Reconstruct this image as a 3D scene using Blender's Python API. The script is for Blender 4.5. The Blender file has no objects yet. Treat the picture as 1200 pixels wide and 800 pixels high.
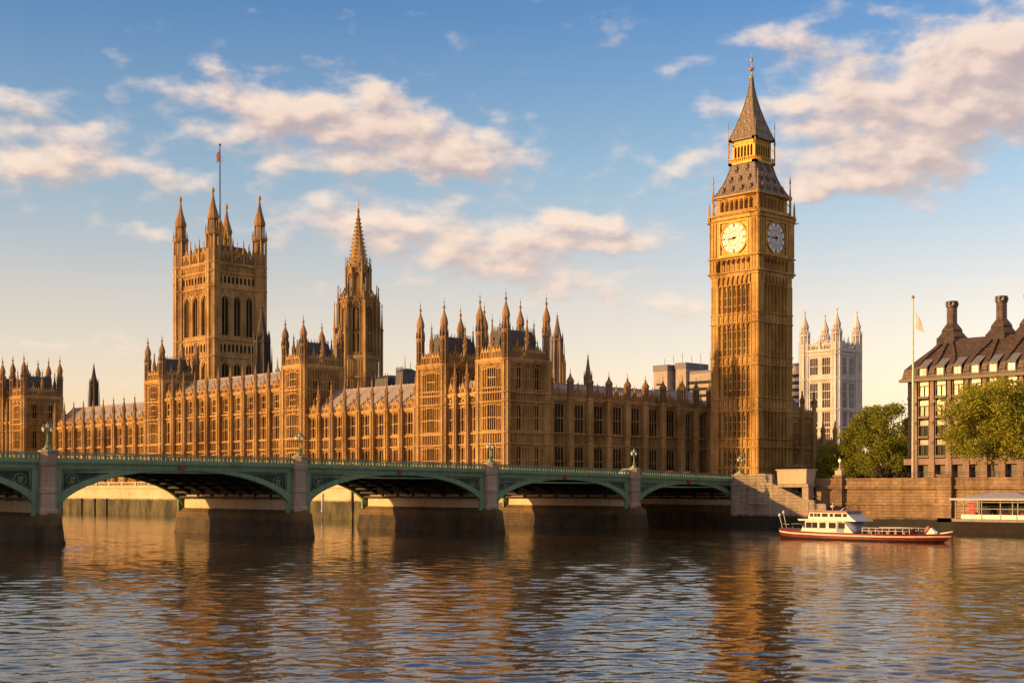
import bpy, math, random
import numpy as np
from math import sin, cos, tan, atan, atan2, radians, pi, sqrt, hypot
random.seed(7)
SC = bpy.context.scene
COL = SC.collection

# ------------------------------------------------------------------ camera, sky, sun, exposure
# world axes: +X = north (downstream), +Y = west (over the river), z = 0 is the water
TH = radians(46.0); CAM_H = 7.3
cam = bpy.data.cameras.new('camera'); camo = bpy.data.objects.new('camera', cam); COL.objects.link(camo)
camo.location = (0, 0, CAM_H); camo.rotation_euler = (pi/2, 0, TH)
cam.sensor_width = 36; cam.lens = 36*1640/1200.0; cam.shift_y = 173/1200.0
cam.clip_start = 1; cam.clip_end = 9000
SC.camera = camo
SUN_S_OF_E = radians(22); SUN_EL = radians(9.2)
SUN_DIR = (-sin(SUN_S_OF_E)*cos(SUN_EL), -cos(SUN_S_OF_E)*cos(SUN_EL), sin(SUN_EL))
sl = bpy.data.lights.new('sun', 'SUN'); so = bpy.data.objects.new('sun', sl); COL.objects.link(so)
sl.energy = 4.2; sl.angle = radians(0.6); sl.color = (1.0, 0.555, 0.17)
from mathutils import Vector, Matrix
so.rotation_euler = Vector(SUN_DIR).to_track_quat('Z', 'Y').to_euler()
so.location = (-60, -60, 80)
SC.view_settings.view_transform = 'Standard'; SC.view_settings.look = 'None'
SC.view_settings.exposure = 0.80; SC.view_settings.gamma = 1; SC.view_settings.use_curve_mapping = False
SC.render.engine = 'CYCLES'
SC.cycles.max_bounces = 6; SC.cycles.diffuse_bounces = 3; SC.cycles.glossy_bounces = 3
SC.cycles.caustics_reflective = False; SC.cycles.caustics_refractive = False

def axes_az(px):            # azimuth (radians, clockwise from west-facing axis toward north) of a photo column
    return atan((px-600)/1640.0)
def nd(nt, typ, **kw):
    n = nt.nodes.new(typ)
    for k, v in kw.items():
        if k.startswith('i_'):
            n.inputs[k[2:].replace('_', ' ')].default_value = v
        else: setattr(n, k, v)
    return n
def mth(nt, op, a, b=None, c=None, clamp=False):
    n = nt.nodes.new('ShaderNodeMath'); n.operation = op; n.use_clamp = clamp
    for i, x in enumerate((a, b, c)):
        if x is None: continue
        if isinstance(x, (int, float)): n.inputs[i].default_value = x
        else: nt.links.new(x, n.inputs[i])
    return n.outputs[0]
def ramp(nt, fac, stops, interp='LINEAR'):
    n = nt.nodes.new('ShaderNodeValToRGB'); n.color_ramp.interpolation = interp
    e = n.color_ramp.elements
    while len(e) < len(stops): e.new(0.5)
    for el, (p, c) in zip(e, stops):
        el.position = p; el.color = (*c, 1) if len(c) == 3 else c
    nt.links.new(fac, n.inputs[0]); return n.outputs[0]
def mixc(nt, fac, a, b, blend='MIX'):
    n = nt.nodes.new('ShaderNodeMix'); n.data_type = 'RGBA'; n.blend_type = blend
    for i, x in ((0, fac), (6, a), (7, b)):
        if isinstance(x, (int, float)): n.inputs[i].default_value = x
        elif isinstance(x, tuple): n.inputs[i].default_value = (*x, 1) if len(x) == 3 else x
        else: nt.links.new(x, n.inputs[i])
    return n.outputs[2]

# clouds: soft banks at fixed bearings and heights in the sky  (bearing deg, elevation deg, half-width, half-height, weight)
def sky_blob(px, py, rx, ry, w):
    t = atan((px-600)/1640.0); e = atan((573-py)/1640.0*cos(t))
    k = 180/pi/1640.0
    return (t*180/pi, e*180/pi, rx*k*cos(t)**2, ry*k, w)
CLOUDS = [sky_blob(*b) for b in [
    (290,112,140,20,.7),(390,150,110,30,.9),(300,130,70,28,.6),(525,165,80,24,.85),(450,180,110,24,.55),(560,195,90,18,.75),(440,115,65,22,.6),(320,192,80,13,.55),
    (100,188,85,30,.9),(20,200,70,26,.85),(190,208,45,18,.6),(70,140,70,18,.5),(10,120,30,12,.6),(10,150,40,9,.5),
    (520,272,200,36,.75),(600,300,120,30,.75),(410,270,80,22,.5),(720,285,70,13,.72),(690,263,50,10,.6),(380,235,60,14,.4),
    (800,190,75,22,.85),(870,125,75,18,.6),(960,135,80,32,.8),(1000,190,110,36,.85),(1110,150,100,40,.9),(1185,115,90,46,1.1),(1035,100,65,26,.95),(950,60,60,28,.85),(1130,48,70,32,1.),(1200,40,60,45,1.),(940,235,70,14,.7),(1060,215,90,22,.7),
    (715,42,45,14,.5),(800,80,60,10,.4),(1000,5,90,12,.5),(890,45,60,10,.35),(770,352,110,14,.7),(60,400,130,14,.6),(170,268,60,11,.55),(640,330,130,14,.5),(1120,330,130,14,.25),(950,360,90,12,.45),(1195,262,50,10,.5),(240,60,100,14,.12),(560,40,120,20,.1)]]
def make_world():
    w = bpy.data.worlds.new('World'); SC.world = w; w.use_nodes = True
    nt = w.node_tree; nt.nodes.clear(); L = nt.links
    g = bpy.data.node_groups.new('cloud_density', 'ShaderNodeTree')
    g.interface.new_socket('Vector', in_out='INPUT', socket_type='NodeSocketVector')
    g.interface.new_socket('Density', in_out='OUTPUT', socket_type='NodeSocketFloat')
    gi = g.nodes.new('NodeGroupInput'); go = g.nodes.new('NodeGroupOutput')
    # warp the bearings with noise, so that the banks get ragged outlines
    n1 = nd(g, 'ShaderNodeTexNoise', i_Scale=.32, i_Detail=5.0, i_Roughness=.55)
    mp = nd(g, 'ShaderNodeMapping'); mp.inputs['Scale'].default_value = (1, 1.9, 1)
    g.links.new(gi.outputs[0], mp.inputs[0]); g.links.new(mp.outputs[0], n1.inputs['Vector'])
    wv = g.nodes.new('ShaderNodeVectorMath'); wv.operation = 'MULTIPLY_ADD'
    wv.inputs[1].default_value = (5.0, 2.4, 0); g.links.new(n1.outputs['Color'], wv.inputs[0])
    sb = g.nodes.new('ShaderNodeVectorMath'); sb.operation = 'SUBTRACT'; sb.inputs[1].default_value = (2.5, 1.2, 0)
    g.links.new(gi.outputs[0], sb.inputs[0]); g.links.new(sb.outputs[0], wv.inputs[2])
    sp = g.nodes.new('ShaderNodeSeparateXYZ'); g.links.new(wv.outputs[0], sp.inputs[0])
    tot = None
    for (a, e, ra, re, wt) in CLOUDS:
        dx = mth(g, 'MULTIPLY_ADD', sp.outputs[0], 1/ra, -a/ra)
        dy = mth(g, 'MULTIPLY_ADD', sp.outputs[1], 1/re, -e/re)
        q = mth(g, 'MULTIPLY_ADD', dy, dy, mth(g, 'MULTIPLY', dx, dx))
        ex = mth(g, 'POWER', 0.42, q)
        tot = mth(g, 'MULTIPLY', ex, wt) if tot is None else mth(g, 'MULTIPLY_ADD', ex, wt, tot)
    n2 = nd(g, 'ShaderNodeTexNoise', i_Scale=.55, i_Detail=7.0, i_Roughness=.5)
    g.links.new(mp.outputs[0], n2.inputs['Vector'])
    nn = mth(g, 'MULTIPLY_ADD', n2.outputs['Fac'], 2.0, -1.0)
    # noise grows unseen banks outside the view; overhead ones added to pale the water
    n3 = nd(g, 'ShaderNodeTexNoise', i_Scale=.09, i_Detail=3.0)
    g.links.new(mp.outputs[0], n3.inputs['Vector'])
    far = mth(g, 'MULTIPLY', mth(g, 'MAXIMUM', mth(g, 'GREATER_THAN', mth(g, 'ABSOLUTE', sp.outputs[0]), 24.0), mth(g, 'GREATER_THAN', sp.outputs[1], 23.0)), mth(g, 'MULTIPLY_ADD', n3.outputs['Fac'], 3.0, -.75))
    tot = mth(g, 'ADD', tot, far)
    d = mth(g, 'MULTIPLY_ADD', nn, 1.2, tot)
    g.links.new(d, go.inputs[0])
    tc = nd(nt, 'ShaderNodeTexCoord'); s = nd(nt, 'ShaderNodeSeparateXYZ'); L.new(tc.outputs['Generated'], s.inputs[0])
    # bearing relative to 46 deg south of west, in degrees
    az = mth(nt, 'ARCTAN2', mth(nt, 'ADD', mth(nt, 'MULTIPLY', s.outputs[0], cos(TH)), mth(nt, 'MULTIPLY', s.outputs[1], sin(TH))),
             mth(nt, 'ADD', mth(nt, 'MULTIPLY', s.outputs[0], -sin(TH)), mth(nt, 'MULTIPLY', s.outputs[1], cos(TH))))
    az = mth(nt, 'MULTIPLY', az, 180/pi); el = mth(nt, 'MULTIPLY', mth(nt, 'ARCSINE', s.outputs[2]), 180/pi)
    def dens(da, de):
        cb = nd(nt, 'ShaderNodeCombineXYZ'); L.new(mth(nt, 'ADD', az, da), cb.inputs[0]); L.new(mth(nt, 'ADD', el, de), cb.inputs[1])
        gn = nt.nodes.new('ShaderNodeGroup'); gn.node_tree = g; L.new(cb.outputs[0], gn.inputs[0]); return gn.outputs[0]
    d0 = dens(0, 0); d1 = dens(-.45, .55)
    mask = nd(nt, 'ShaderNodeMapRange', interpolation_type='SMOOTHSTEP'); L.new(d0, mask.inputs[0])
    mask.inputs[1].default_value = .24; mask.inputs[2].default_value = 1.40; mask.inputs[4].default_value = .90
    lit = mth(nt, 'MULTIPLY_ADD', mth(nt, 'SUBTRACT', d0, d1), .85, .50, clamp=True)
    thick = mth(nt, 'MULTIPLY_ADD', d0, -.34, .70, clamp=True)
    lit = mth(nt, 'ADD', mth(nt, 'MULTIPLY', lit, .6), mth(nt, 'MULTIPLY', thick, .55), clamp=True)
    cc = ramp(nt, lit, [(0.0, (.44, .35, .35)), (.34, (.62, .48, .44)), (.55, (.86, .65, .53)), (.85, (1.0, .80, .64))])
    sky = nd(nt, 'ShaderNodeTexSky', sky_type='NISHITA', sun_disc=False)
    sky.sun_elevation = SUN_EL; sky.sun_rotation = atan2(SUN_DIR[0], SUN_DIR[1])
    sky.air_density = 1.0; sky.dust_density = 1.0; sky.ozone_density = 1.6; sky.altitude = 0
    # morning tint of the air: deeper blue aloft, peach toward the horizon
    tint = ramp(nt, mth(nt, 'MULTIPLY', el, 1/40.0, clamp=True), [(0.0, (2.2, 1.75, 2.1)), (.08, (1.42, .97, .90)), (.194, (1.33, .90, .80)), (.32, (.86, .83, .85)), (.475, (.43, .60, .82)), (1.0, (.50, .54, .62))])
    skyc = mixc(nt, 1.0, sky.outputs[0], tint, 'MULTIPLY')
    b1 = nd(nt, 'ShaderNodeBackground'); L.new(skyc, b1.inputs[0]); b1.inputs[1].default_value = .15
    b2 = nd(nt, 'ShaderNodeBackground'); L.new(cc, b2.inputs[0]); b2.inputs[1].default_value = .62
    mx = nd(nt, 'ShaderNodeMixShader'); L.new(mask.outputs[0], mx.inputs[0]); L.new(b1.outputs[0], mx.inputs[1]); L.new(b2.outputs[0], mx.inputs[2])
    out = nd(nt, 'ShaderNodeOutputWorld'); L.new(mx.outputs[0], out.inputs[0])
make_world()

# ------------------------------------------------------------------ materials
M = {}
def principled(name):
    m = bpy.data.materials.new(name); m.use_nodes = True; nt = m.node_tree
    return m, nt, nt.nodes['Principled BSDF']
def wpos(nt, sx=1, sy=1, sz=1):
    g = nd(nt, 'ShaderNodeNewGeometry'); mp = nd(nt, 'ShaderNodeMapping'); mp.inputs['Scale'].default_value = (sx, sy, sz)
    nt.links.new(g.outputs['Position'], mp.inputs[0]); return mp.outputs[0]
def noise(nt, vec, scale, detail=4, rough=.55):
    n = nd(nt, 'ShaderNodeTexNoise', i_Scale=float(scale), i_Detail=float(detail), i_Roughness=rough); nt.links.new(vec, n.inputs['Vector']); return n.outputs['Fac']
def bump(nt, b, h, strength, dist):
    n = nd(nt, 'ShaderNodeBump', i_Strength=strength, i_Distance=dist); nt.links.new(h, n.inputs['Height']); nt.links.new(n.outputs[0], b.inputs['Normal'])
def wallvec(nt):            # (along the wall, height) for walls along either axis
    g = nd(nt, 'ShaderNodeNewGeometry'); s = nd(nt, 'ShaderNodeSeparateXYZ'); nt.links.new(g.outputs['Position'], s.inputs[0])
    c = nd(nt, 'ShaderNodeCombineXYZ'); nt.links.new(mth(nt, 'ADD', s.outputs[0], s.outputs[1]), c.inputs[0]); nt.links.new(s.outputs[2], c.inputs[1])
    return c.outputs[0], s.outputs[2]
def stone(name, dark, mid, light, rough=.85, bw=1.2, bh=.45, joint=.35, stain=.5, carve=.5, zstain=None):
    m, nt, b = principled(name); L = nt.links
    big = noise(nt, wpos(nt), .13, 5); streak = noise(nt, wpos(nt, 1, 1, .10), .9, 4); fine = noise(nt, wpos(nt), 2.6, 4, .7)
    f = mth(nt, 'ADD', mth(nt, 'MULTIPLY', big, .5), mth(nt, 'ADD', mth(nt, 'MULTIPLY', streak, .35), mth(nt, 'MULTIPLY', fine, .25)))
    c = ramp(nt, f, [(.39, dark), (.52, mid), (.66, light)])
    v, z = wallvec(nt)
    br = nd(nt, 'ShaderNodeTexBrick', i_Scale=1.0); br.inputs['Brick Width'].default_value = bw; br.inputs['Row Height'].default_value = bh
    br.inputs['Mortar Size'].default_value = .03; br.inputs['Color1'].default_value = (1, 1, 1, 1); br.inputs['Color2'].default_value = (.68, .68, .68, 1)
    br.inputs['Mortar'].default_value = (.5, .5, .5, 1); L.new(v, br.inputs['Vector'])
    c = mixc(nt, joint, c, br.outputs[0], 'MULTIPLY')
    if zstain:              # (height, colour): weed and tide stain below a height, ragged upper edge
        h, colr, colr2, wd = zstain
        e = mth(nt, 'ADD', z, mth(nt, 'MULTIPLY_ADD', noise(nt, wpos(nt, 1, 1, .4), .8, 5), -wd*2, wd))
        k = nd(nt, 'ShaderNodeMapRange'); L.new(e, k.inputs[0]); k.inputs[1].default_value = h-.25; k.inputs[2].default_value = h+.25; k.inputs[3].default_value = 1; k.inputs[4].default_value = 0
        wc = ramp(nt, noise(nt, wpos(nt, 1, 1, .45), .33, 6, .65), [(.38, colr), (.50, tuple((p+q)/2 for p, q in zip(colr, colr2))), (.62, colr2)])
        c = mixc(nt, k.outputs[0], c, wc)
    L.new(c, b.inputs['Base Color']); b.inputs['Roughness'].default_value = rough
    hgt = mth(nt, 'ADD', mth(nt, 'MULTIPLY', fine, .7), mth(nt, 'MULTIPLY', br.outputs['Fac'], -.4))
    bump(nt, b, hgt, carve, .12)
    M[name] = m; return m
stone('honey_stone', (.16, .080, .026), (.36, .21, .070), (.54, .35, .14), carve=1.0, joint=.5)
stone('tower_stone', (.17, .085, .022), (.37, .215, .058), (.55, .355, .115), carve=1.0, joint=.5)
stone('weathered_stone', (.10, .055, .026), (.22, .125, .055), (.34, .21, .10), carve=.8)
stone('spire_stone', (.12, .065, .028), (.25, .15, .058), (.38, .25, .10), carve=.9)
stone('dark_stone', (.10, .07, .05), (.17, .12, .085), (.24, .17, .12))
stone('black_stone', (.025, .02, .02), (.045, .036, .034), (.075, .058, .05))
stone('pale_stone', (.36, .33, .31), (.50, .47, .45), (.62, .59, .57), joint=.25)
stone('grey_granite', (.19, .135, .10), (.30, .225, .17), (.39, .31, .245), bw=1.4, bh=.6)
stone('pier_stone', (.42, .33, .23), (.55, .45, .33), (.63, .53, .41), bw=1.6, bh=.6, joint=.3)
stone('weedy_stone', (.045, .027, .009), (.09, .053, .016), (.16, .098, .03), rough=.75, bw=1.6, bh=.6, joint=.5, carve=.9, zstain=(2.6, (.014, .009, .003), (.075, .045, .013), 1.0))
stone('quay_stone', (.09, .055, .032), (.22, .14, .08), (.36, .245, .15), bw=1.8, bh=.55, joint=.75, carve=1.0, zstain=(2.0, (.006, .005, .003), (.02, .017, .008), .5))
stone('terrace_stone', (.38, .28, .17), (.50, .39, .25), (.58, .47, .32), bw=2.2, bh=.7, joint=.4, zstain=(4.4, (.020, .022, .009), (.105, .088, .036), .5))
stone('kiosk_stone', (.33, .26, .175), (.42, .34, .235), (.49, .41, .30), bw=2, bh=.6, joint=.15)
stone('brown_granite', (.13, .085, .065), (.195, .13, .103), (.27, .19, .15), bw=.9, bh=.5)
def plain(name, c1, c2, rough=.5, metal=0.0, scale=1.2, bmp=0.0, spec=.5):
    m, nt, b = principled(name)
    f = noise(nt, wpos(nt), scale, 5, .6)
    nt.links.new(ramp(nt, f, [(.35, c1), (.68, c2)]), b.inputs['Base Color'])
    b.inputs['Roughness'].default_value = rough; b.inputs['Metallic'].default_value = metal; b.inputs['Specular IOR Level'].default_value = spec
    if bmp: bump(nt, b, noise(nt, wpos(nt), scale*4, 3), bmp, .06)
    M[name] = m; return m
plain('gold', (.26, .135, .012), (.44, .25, .026), .5, .35, 2.0, .3)
plain('gilt_stone', (.20, .10, .016), (.36, .20, .035), .55, .15, 1.6, .4)
plain('green_paint', (.085, .17, .085), (.125, .23, .125), .5, 0, .5, .1)
def weathered_paint():
    m, nt, b = principled('green_paint')
    st = noise(nt, wpos(nt, 1.3, 1.3, .12), 1.1, 5, .65); sp_ = noise(nt, wpos(nt), 3.5, 5, .7); lg = noise(nt, wpos(nt), .12, 3)
    k = mth(nt, 'ADD', mth(nt, 'MULTIPLY', st, .55), mth(nt, 'ADD', mth(nt, 'MULTIPLY', sp_, .2), mth(nt, 'MULTIPLY', lg, .25)))
    c = ramp(nt, k, [(.36, (.075, .130, .082)), (.47, (.130, .215, .135)), (.58, (.160, .255, .165)), (.68, (.20, .29, .19))])
    nt.links.new(c, b.inputs['Base Color']); b.inputs['Roughness'].default_value = .62; b.inputs['Specular IOR Level'].default_value = .3
    bump(nt, b, sp_, .4, .04); M['green_paint'] = m
weathered_paint()
plain('dark_green_paint', (.02, .05, .037), (.035, .075, .055), .5, 0, .8)
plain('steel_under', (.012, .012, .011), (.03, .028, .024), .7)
plain('red_paint', (.16, .012, .012), (.24, .018, .015), .5); plain('faded_red', (.13, .04, .03), (.20, .07, .05), .6)
plain('white_paint', (.46, .44, .43), (.58, .56, .54), .45)
plain('hull_red', (.10, .008, .007), (.17, .014, .011), .4)
plain('hull_dark', (.006, .004, .004), (.014, .008, .007), .7, 0, 1.2, 0, .2)
plain('blue_grey_canvas', (.16, .20, .27), (.22, .26, .34), .7)
plain('iron', (.02, .02, .022), (.05, .047, .045), .5, .3)
plain('lead_roof', (.26, .235, .26), (.36, .33, .36), .55, 0, .5)
plain('clock_opal', (.54, .53, .52), (.60, .59, .58), .4)
plain('black_iron', (.012, .012, .014), (.02, .02, .022), .5)
plain('canopy_white', (.27, .27, .29), (.34, .34, .36), .6)
plain('timber', (.035, .028, .02), (.07, .055, .04), .8)
plain('bark', (.06, .042, .028), (.11, .08, .055), .9, 0, 3, .6)
plain('asphalt', (.04, .04, .042), (.06, .058, .056), .9)
plain('paving', (.20, .18, .16), (.28, .25, .22), .9)
plain('car_silver', (.45, .45, .46), (.5, .5, .5), .25, .4)
plain('car_black', (.01, .01, .012), (.02, .02, .02), .2)
plain('office_stone', (.24, .20, .185), (.33, .285, .27), .8, 0, .25)
plain('office_dark', (.10, .10, .12), (.15, .15, .17), .7)
plain('bronze', (.018, .013, .010), (.036, .026, .02), .5, .2)
plain('seat_red', (.30, .02, .03), (.38, .03, .04), .6)
plain('pole_white', (.55, .47, .42), (.68, .6, .55), .4)
plain('flag_cloth', (.36, .32, .33), (.44, .40, .41), .8)
plain('frame_grey', (.16, .15, .13), (.24, .22, .19), .5)
plain('lamp_glass', (.75, .72, .62), (.85, .82, .72), .15)
def roof_tiles(name, c1, c2, rh, bw, rough=.5, metal=0.0, jt=.55):
    m, nt, b = principled(name); v, z = wallvec(nt)
    br = nd(nt, 'ShaderNodeTexBrick', i_Scale=1.0); br.inputs['Brick Width'].default_value = bw; br.inputs['Row Height'].default_value = rh; br.offset = 0
    br.inputs['Mortar Size'].default_value = .06; br.inputs['Color1'].default_value = (1, 1, 1, 1); br.inputs['Color2'].default_value = (.7, .7, .7, 1); br.inputs['Mortar'].default_value = (.3, .3, .3, 1)
    nt.links.new(v, br.inputs['Vector'])
    c = ramp(nt, noise(nt, wpos(nt), .8, 5, .65), [(.35, c1), (.66, c2)])
    nt.links.new(mixc(nt, jt, c, br.outputs[0], 'MULTIPLY'), b.inputs['Base Color']); b.inputs['Roughness'].default_value = rough; b.inputs['Metallic'].default_value = metal
    bump(nt, b, br.outputs['Fac'], .5, -.08); M[name] = m
roof_tiles('slate', (.030, .027, .03), (.075, .065, .068), .5, .7)
roof_tiles('cast_iron_roof', (.115, .088, .072), (.20, .16, .135), .8, 1.0, .65)
roof_tiles('bronze_roof', (.06, .038, .026), (.125, .078, .052), .75, .9, .55, .15, .7)
roof_tiles('pale_slate', (.235, .20, .195), (.33, .285, .275), .6, 1.1, .75, 0, .3)
def glass(name, col, rough=.12, spec=.6):
    m, nt, b = principled(name)
    f = noise(nt, wpos(nt), .45, 3)
    nt.links.new(ramp(nt, f, [(.35, tuple(c*.6 for c in col)), (.65, tuple(c*1.5 for c in col))]), b.inputs['Base Color'])
    b.inputs['Roughness'].default_value = rough; b.inputs['Specular IOR Level'].default_value = spec
    bump(nt, b, noise(nt, wpos(nt), 1.4, 2), .15, .1); M[name] = m
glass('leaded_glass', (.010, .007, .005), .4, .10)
glass('office_glass', (.010, .015, .014), .35, .06)
glass('sky_glint_glass', (.50, .44, .30), .3, .5)  # cream colour stands in for sky reflected in the office panes
glass('boat_glass', (.03, .025, .02), .15, .5)
def leafmat(name, a, b_, c):
    m, nt, b = principled(name)
    f = noise(nt, wpos(nt), .55, 3); f2 = noise(nt, wpos(nt), 5, 2)
    k = mth(nt, 'ADD', mth(nt, 'MULTIPLY', f, .65), mth(nt, 'MULTIPLY', f2, .35))
    nt.links.new(ramp(nt, k, [(.34, a), (.5, b_), (.64, c)]), b.inputs['Base Color'])
    b.inputs['Roughness'].default_value = .6; b.inputs['Specular IOR Level'].default_value = .25
    tr = nd(nt, 'ShaderNodeBsdfTranslucent'); tr.inputs[0].default_value = (*[x*1.3 for x in c], 1)
    mx = nd(nt, 'ShaderNodeMixShader'); mx.inputs[0].default_value = .25
    o = nt.nodes['Material Output']; nt.links.new(b.outputs[0], mx.inputs[1]); nt.links.new(tr.outputs[0], mx.inputs[2]); nt.links.new(mx.outputs[0], o.inputs[0])
    M[name] = m
leafmat('leaves_yellow', (.095, .115, .012), (.20, .21, .018), (.36, .32, .03))
leafmat('leaves_dark', (.075, .095, .010), (.15, .17, .016), (.27, .255, .025))
def watermat():
    m, nt, b = principled('water'); L = nt.links
    b.inputs['Base Color'].default_value = (.036, .023, .013, 1); b.inputs['Roughness'].default_value = .03; b.inputs['IOR'].default_value = 1.33
    b.inputs['Specular IOR Level'].default_value = .5
    p = wpos(nt, 1, 1, 1)
    w1 = noise(nt, p, 1.9, 3, .55); w2 = noise(nt, p, .4, 3, .5)
    h = mth(nt, 'ADD', mth(nt, 'MULTIPLY', w1, .22), mth(nt, 'MULTIPLY', w2, .6))
    bump(nt, b, h, .38, .22); M['water'] = m
watermat()

# ------------------------------------------------------------------ mesh helpers
class MB:
    def __init__(s): s.v = []; s.f = []; s.mi = []; s.sm = []; s.T = (0, 0, 0, 1, 0)
    def at(s, x=0, y=0, z=0, rot=0): s.T = (x, y, z, cos(rot), sin(rot)); return s
    def add(s, vs, fs, m=0, sm=False):
        o = len(s.v); x0, y0, z0, c, n = s.T
        for (x, y, z) in vs: s.v.append((x0+x*c-y*n, y0+x*n+y*c, z0+z))
        for f in fs: s.f.append(tuple(i+o for i in f)); s.mi.append(m); s.sm.append(sm)
    def box(s, x0, x1, y0, y1, z0, z1, m=0):
        s.add([(x0,y0,z0),(x1,y0,z0),(x1,y1,z0),(x0,y1,z0),(x0,y0,z1),(x1,y0,z1),(x1,y1,z1),(x0,y1,z1)],
              [(0,3,2,1),(4,5,6,7),(0,1,5,4),(1,2,6,5),(2,3,7,6),(3,0,4,7)], m)
    def frus(s, x0, x1, y0, y1, z0, X0, X1, Y0, Y1, z1, m=0):
        s.add([(x0,y0,z0),(x1,y0,z0),(x1,y1,z0),(x0,y1,z0),(X0,Y0,z1),(X1,Y0,z1),(X1,Y1,z1),(X0,Y1,z1)],
              [(0,3,2,1),(4,5,6,7),(0,1,5,4),(1,2,6,5),(2,3,7,6),(3,0,4,7)], m)
    def lathe(s, cx, cy, prof, n=8, m=0, sm=False, ph=None):
        if ph is None: ph = pi/n
        vs = []; fs = []
        for (r, z) in prof:
            for k in range(n):
                a = ph+2*pi*k/n; vs.append((cx+r*cos(a), cy+r*sin(a), z))
        for i in range(len(prof)-1):
            for k in range(n):
                a = i*n+k; b = i*n+(k+1) % n; fs.append((a, b, b+n, a+n))
        fs.append(tuple(range(n-1, -1, -1))); q = (len(prof)-1)*n; fs.append(tuple(range(q, q+n)))
        s.add(vs, fs, m, sm)
    def prism(s, poly, y0, y1, m=0):      # polygon in (x, z), counter-clockwise seen from -y, extruded along y
        n = len(poly)
        vs = [(x, y0, z) for x, z in poly]+[(x, y1, z) for x, z in poly]
        fs = [tuple(range(n)), tuple(range(2*n-1, n-1, -1))]+[(i, i+n, (i+1) % n+n, (i+1) % n) for i in range(n)]
        s.add(vs, fs, m)
    def prismz(s, poly, z0, z1, m=0, poly2=None):
        n = len(poly); p2 = poly2 or poly
        vs = [(x, y, z0) for x, y in poly]+[(x, y, z1) for x, y in p2]
        fs = [tuple(range(n-1, -1, -1)), tuple(range(n, 2*n))]+[(i, (i+1) % n, (i+1) % n+n, i+n) for i in range(n)]
        s.add(vs, fs, m)
    def tube(s, pts, r, n=6, m=0, r2=None):
        r2 = r if r2 is None else r2; P = [Vector(p) for p in pts]; vs = []; fs = []
        for i, p in enumerate(P):
            d = (P[min(i+1, len(P)-1)]-P[max(i-1, 0)]).normalized()
            a = d.cross(Vector((0, 0, 1)));
            if a.length < .01: a = d.cross(Vector((1, 0, 0)))
            a.normalize(); b = d.cross(a); rr = r+(r2-r)*i/(len(P)-1)
            for k in range(n):
                t = 2*pi*k/n; q = p+a*(rr*cos(t))+b*(rr*sin(t)); vs.append(tuple(q))
        for i in range(len(P)-1):
            for k in range(n):
                a = i*n+k; b = i*n+(k+1) % n; fs.append((a, a+n, b+n, b))
        fs.append(tuple(range(n))); q = (len(P)-1)*n; fs.append(tuple(range(q+n-1, q-1, -1)))
        s.add(vs, fs, m, True)
    def sheet(s, rows, m=0, sm=False):    # grid of points
        vs = [p for r in rows for p in r]; n = len(rows[0])
        s.add(vs, [(i*n+j, i*n+j+1, (i+1)*n+j+1, (i+1)*n+j) for i in range(len(rows)-1) for j in range(n-1)], m, sm)
    def mesh(s, name, mats):
        me = bpy.data.meshes.new(name); me.from_pydata(s.v, [], s.f)
        for x in (mats if isinstance(mats, (list, tuple)) else [mats]): me.materials.append(M[x])
        if any(s.mi): me.polygons.foreach_set('material_index', s.mi)
        me.polygons.foreach_set('use_smooth', s.sm); me.update(); return me
    def build(s, name, mats, parent=None, loc=(0, 0, 0), rot=0):
        return put(name, s.mesh(name, mats), parent, loc, rot)
def put(name, me, parent=None, loc=(0, 0, 0), rot=0):
    o = bpy.data.objects.new(name, me); COL.objects.link(o); o.parent = parent; o.location = loc; o.rotation_euler = (0, 0, rot); return o
def tag(o, label, cat, group=None):
    o['label'] = label; o['category'] = cat
    if group: o['group'] = group
    return o
def thing(name, label, cat, loc=(0, 0, 0), rot=0, group=None):
    o = bpy.data.objects.new(name, None); COL.objects.link(o); o.location = loc; o.rotation_euler = (0, 0, rot); o.empty_display_size = .5
    return tag(o, label, cat, group)
def structure(o): o['kind'] = 'structure'; return o
def copy_tree(o, parent=None):
    c = o.copy(); COL.objects.link(c); c.parent = parent
    for ch in list(o.children): copy_tree(ch, c)
    return c

# ------------------------------------------------------------------ gothic vocabulary
def arch_pts(w, h, n=4):                  # pointed arch outline from left spring to right spring, springing at 0
    L = []
    for i in range(n+1):
        t = i/n; L.append((-w/2+w/2*(1-cos(t*pi/2)), h*sin(t*pi/2)))
    return L+[(-x, z) for x, z in reversed(L[:-1])]
def lancet_head(mb, x0, x1, z0, z1, y0, y1, m=0):   # solid plate over an opening with a pointed head cut in it
    w = x1-x0; c = (x0+x1)/2; pts = arch_pts(w, (z1-z0)*.96)
    k = len(pts)//2
    left = [(c+x, z0+z) for x, z in pts[:k+1]]; right = [(c+x, z0+z) for x, z in pts[k:]]
    mb.prism(list(reversed(left+[(c, z1), (x0, z1)])), y0, y1, m) if False else None
    for a, b in zip(left[:-1], left[1:]): mb.prism([a, b, (b[0], z1), (a[0], z1)], y0, y1, m)
    for a, b in zip(right[:-1], right[1:]): mb.prism([a, b, (b[0], z1), (a[0], z1)], y0, y1, m)
WC = {}
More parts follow.
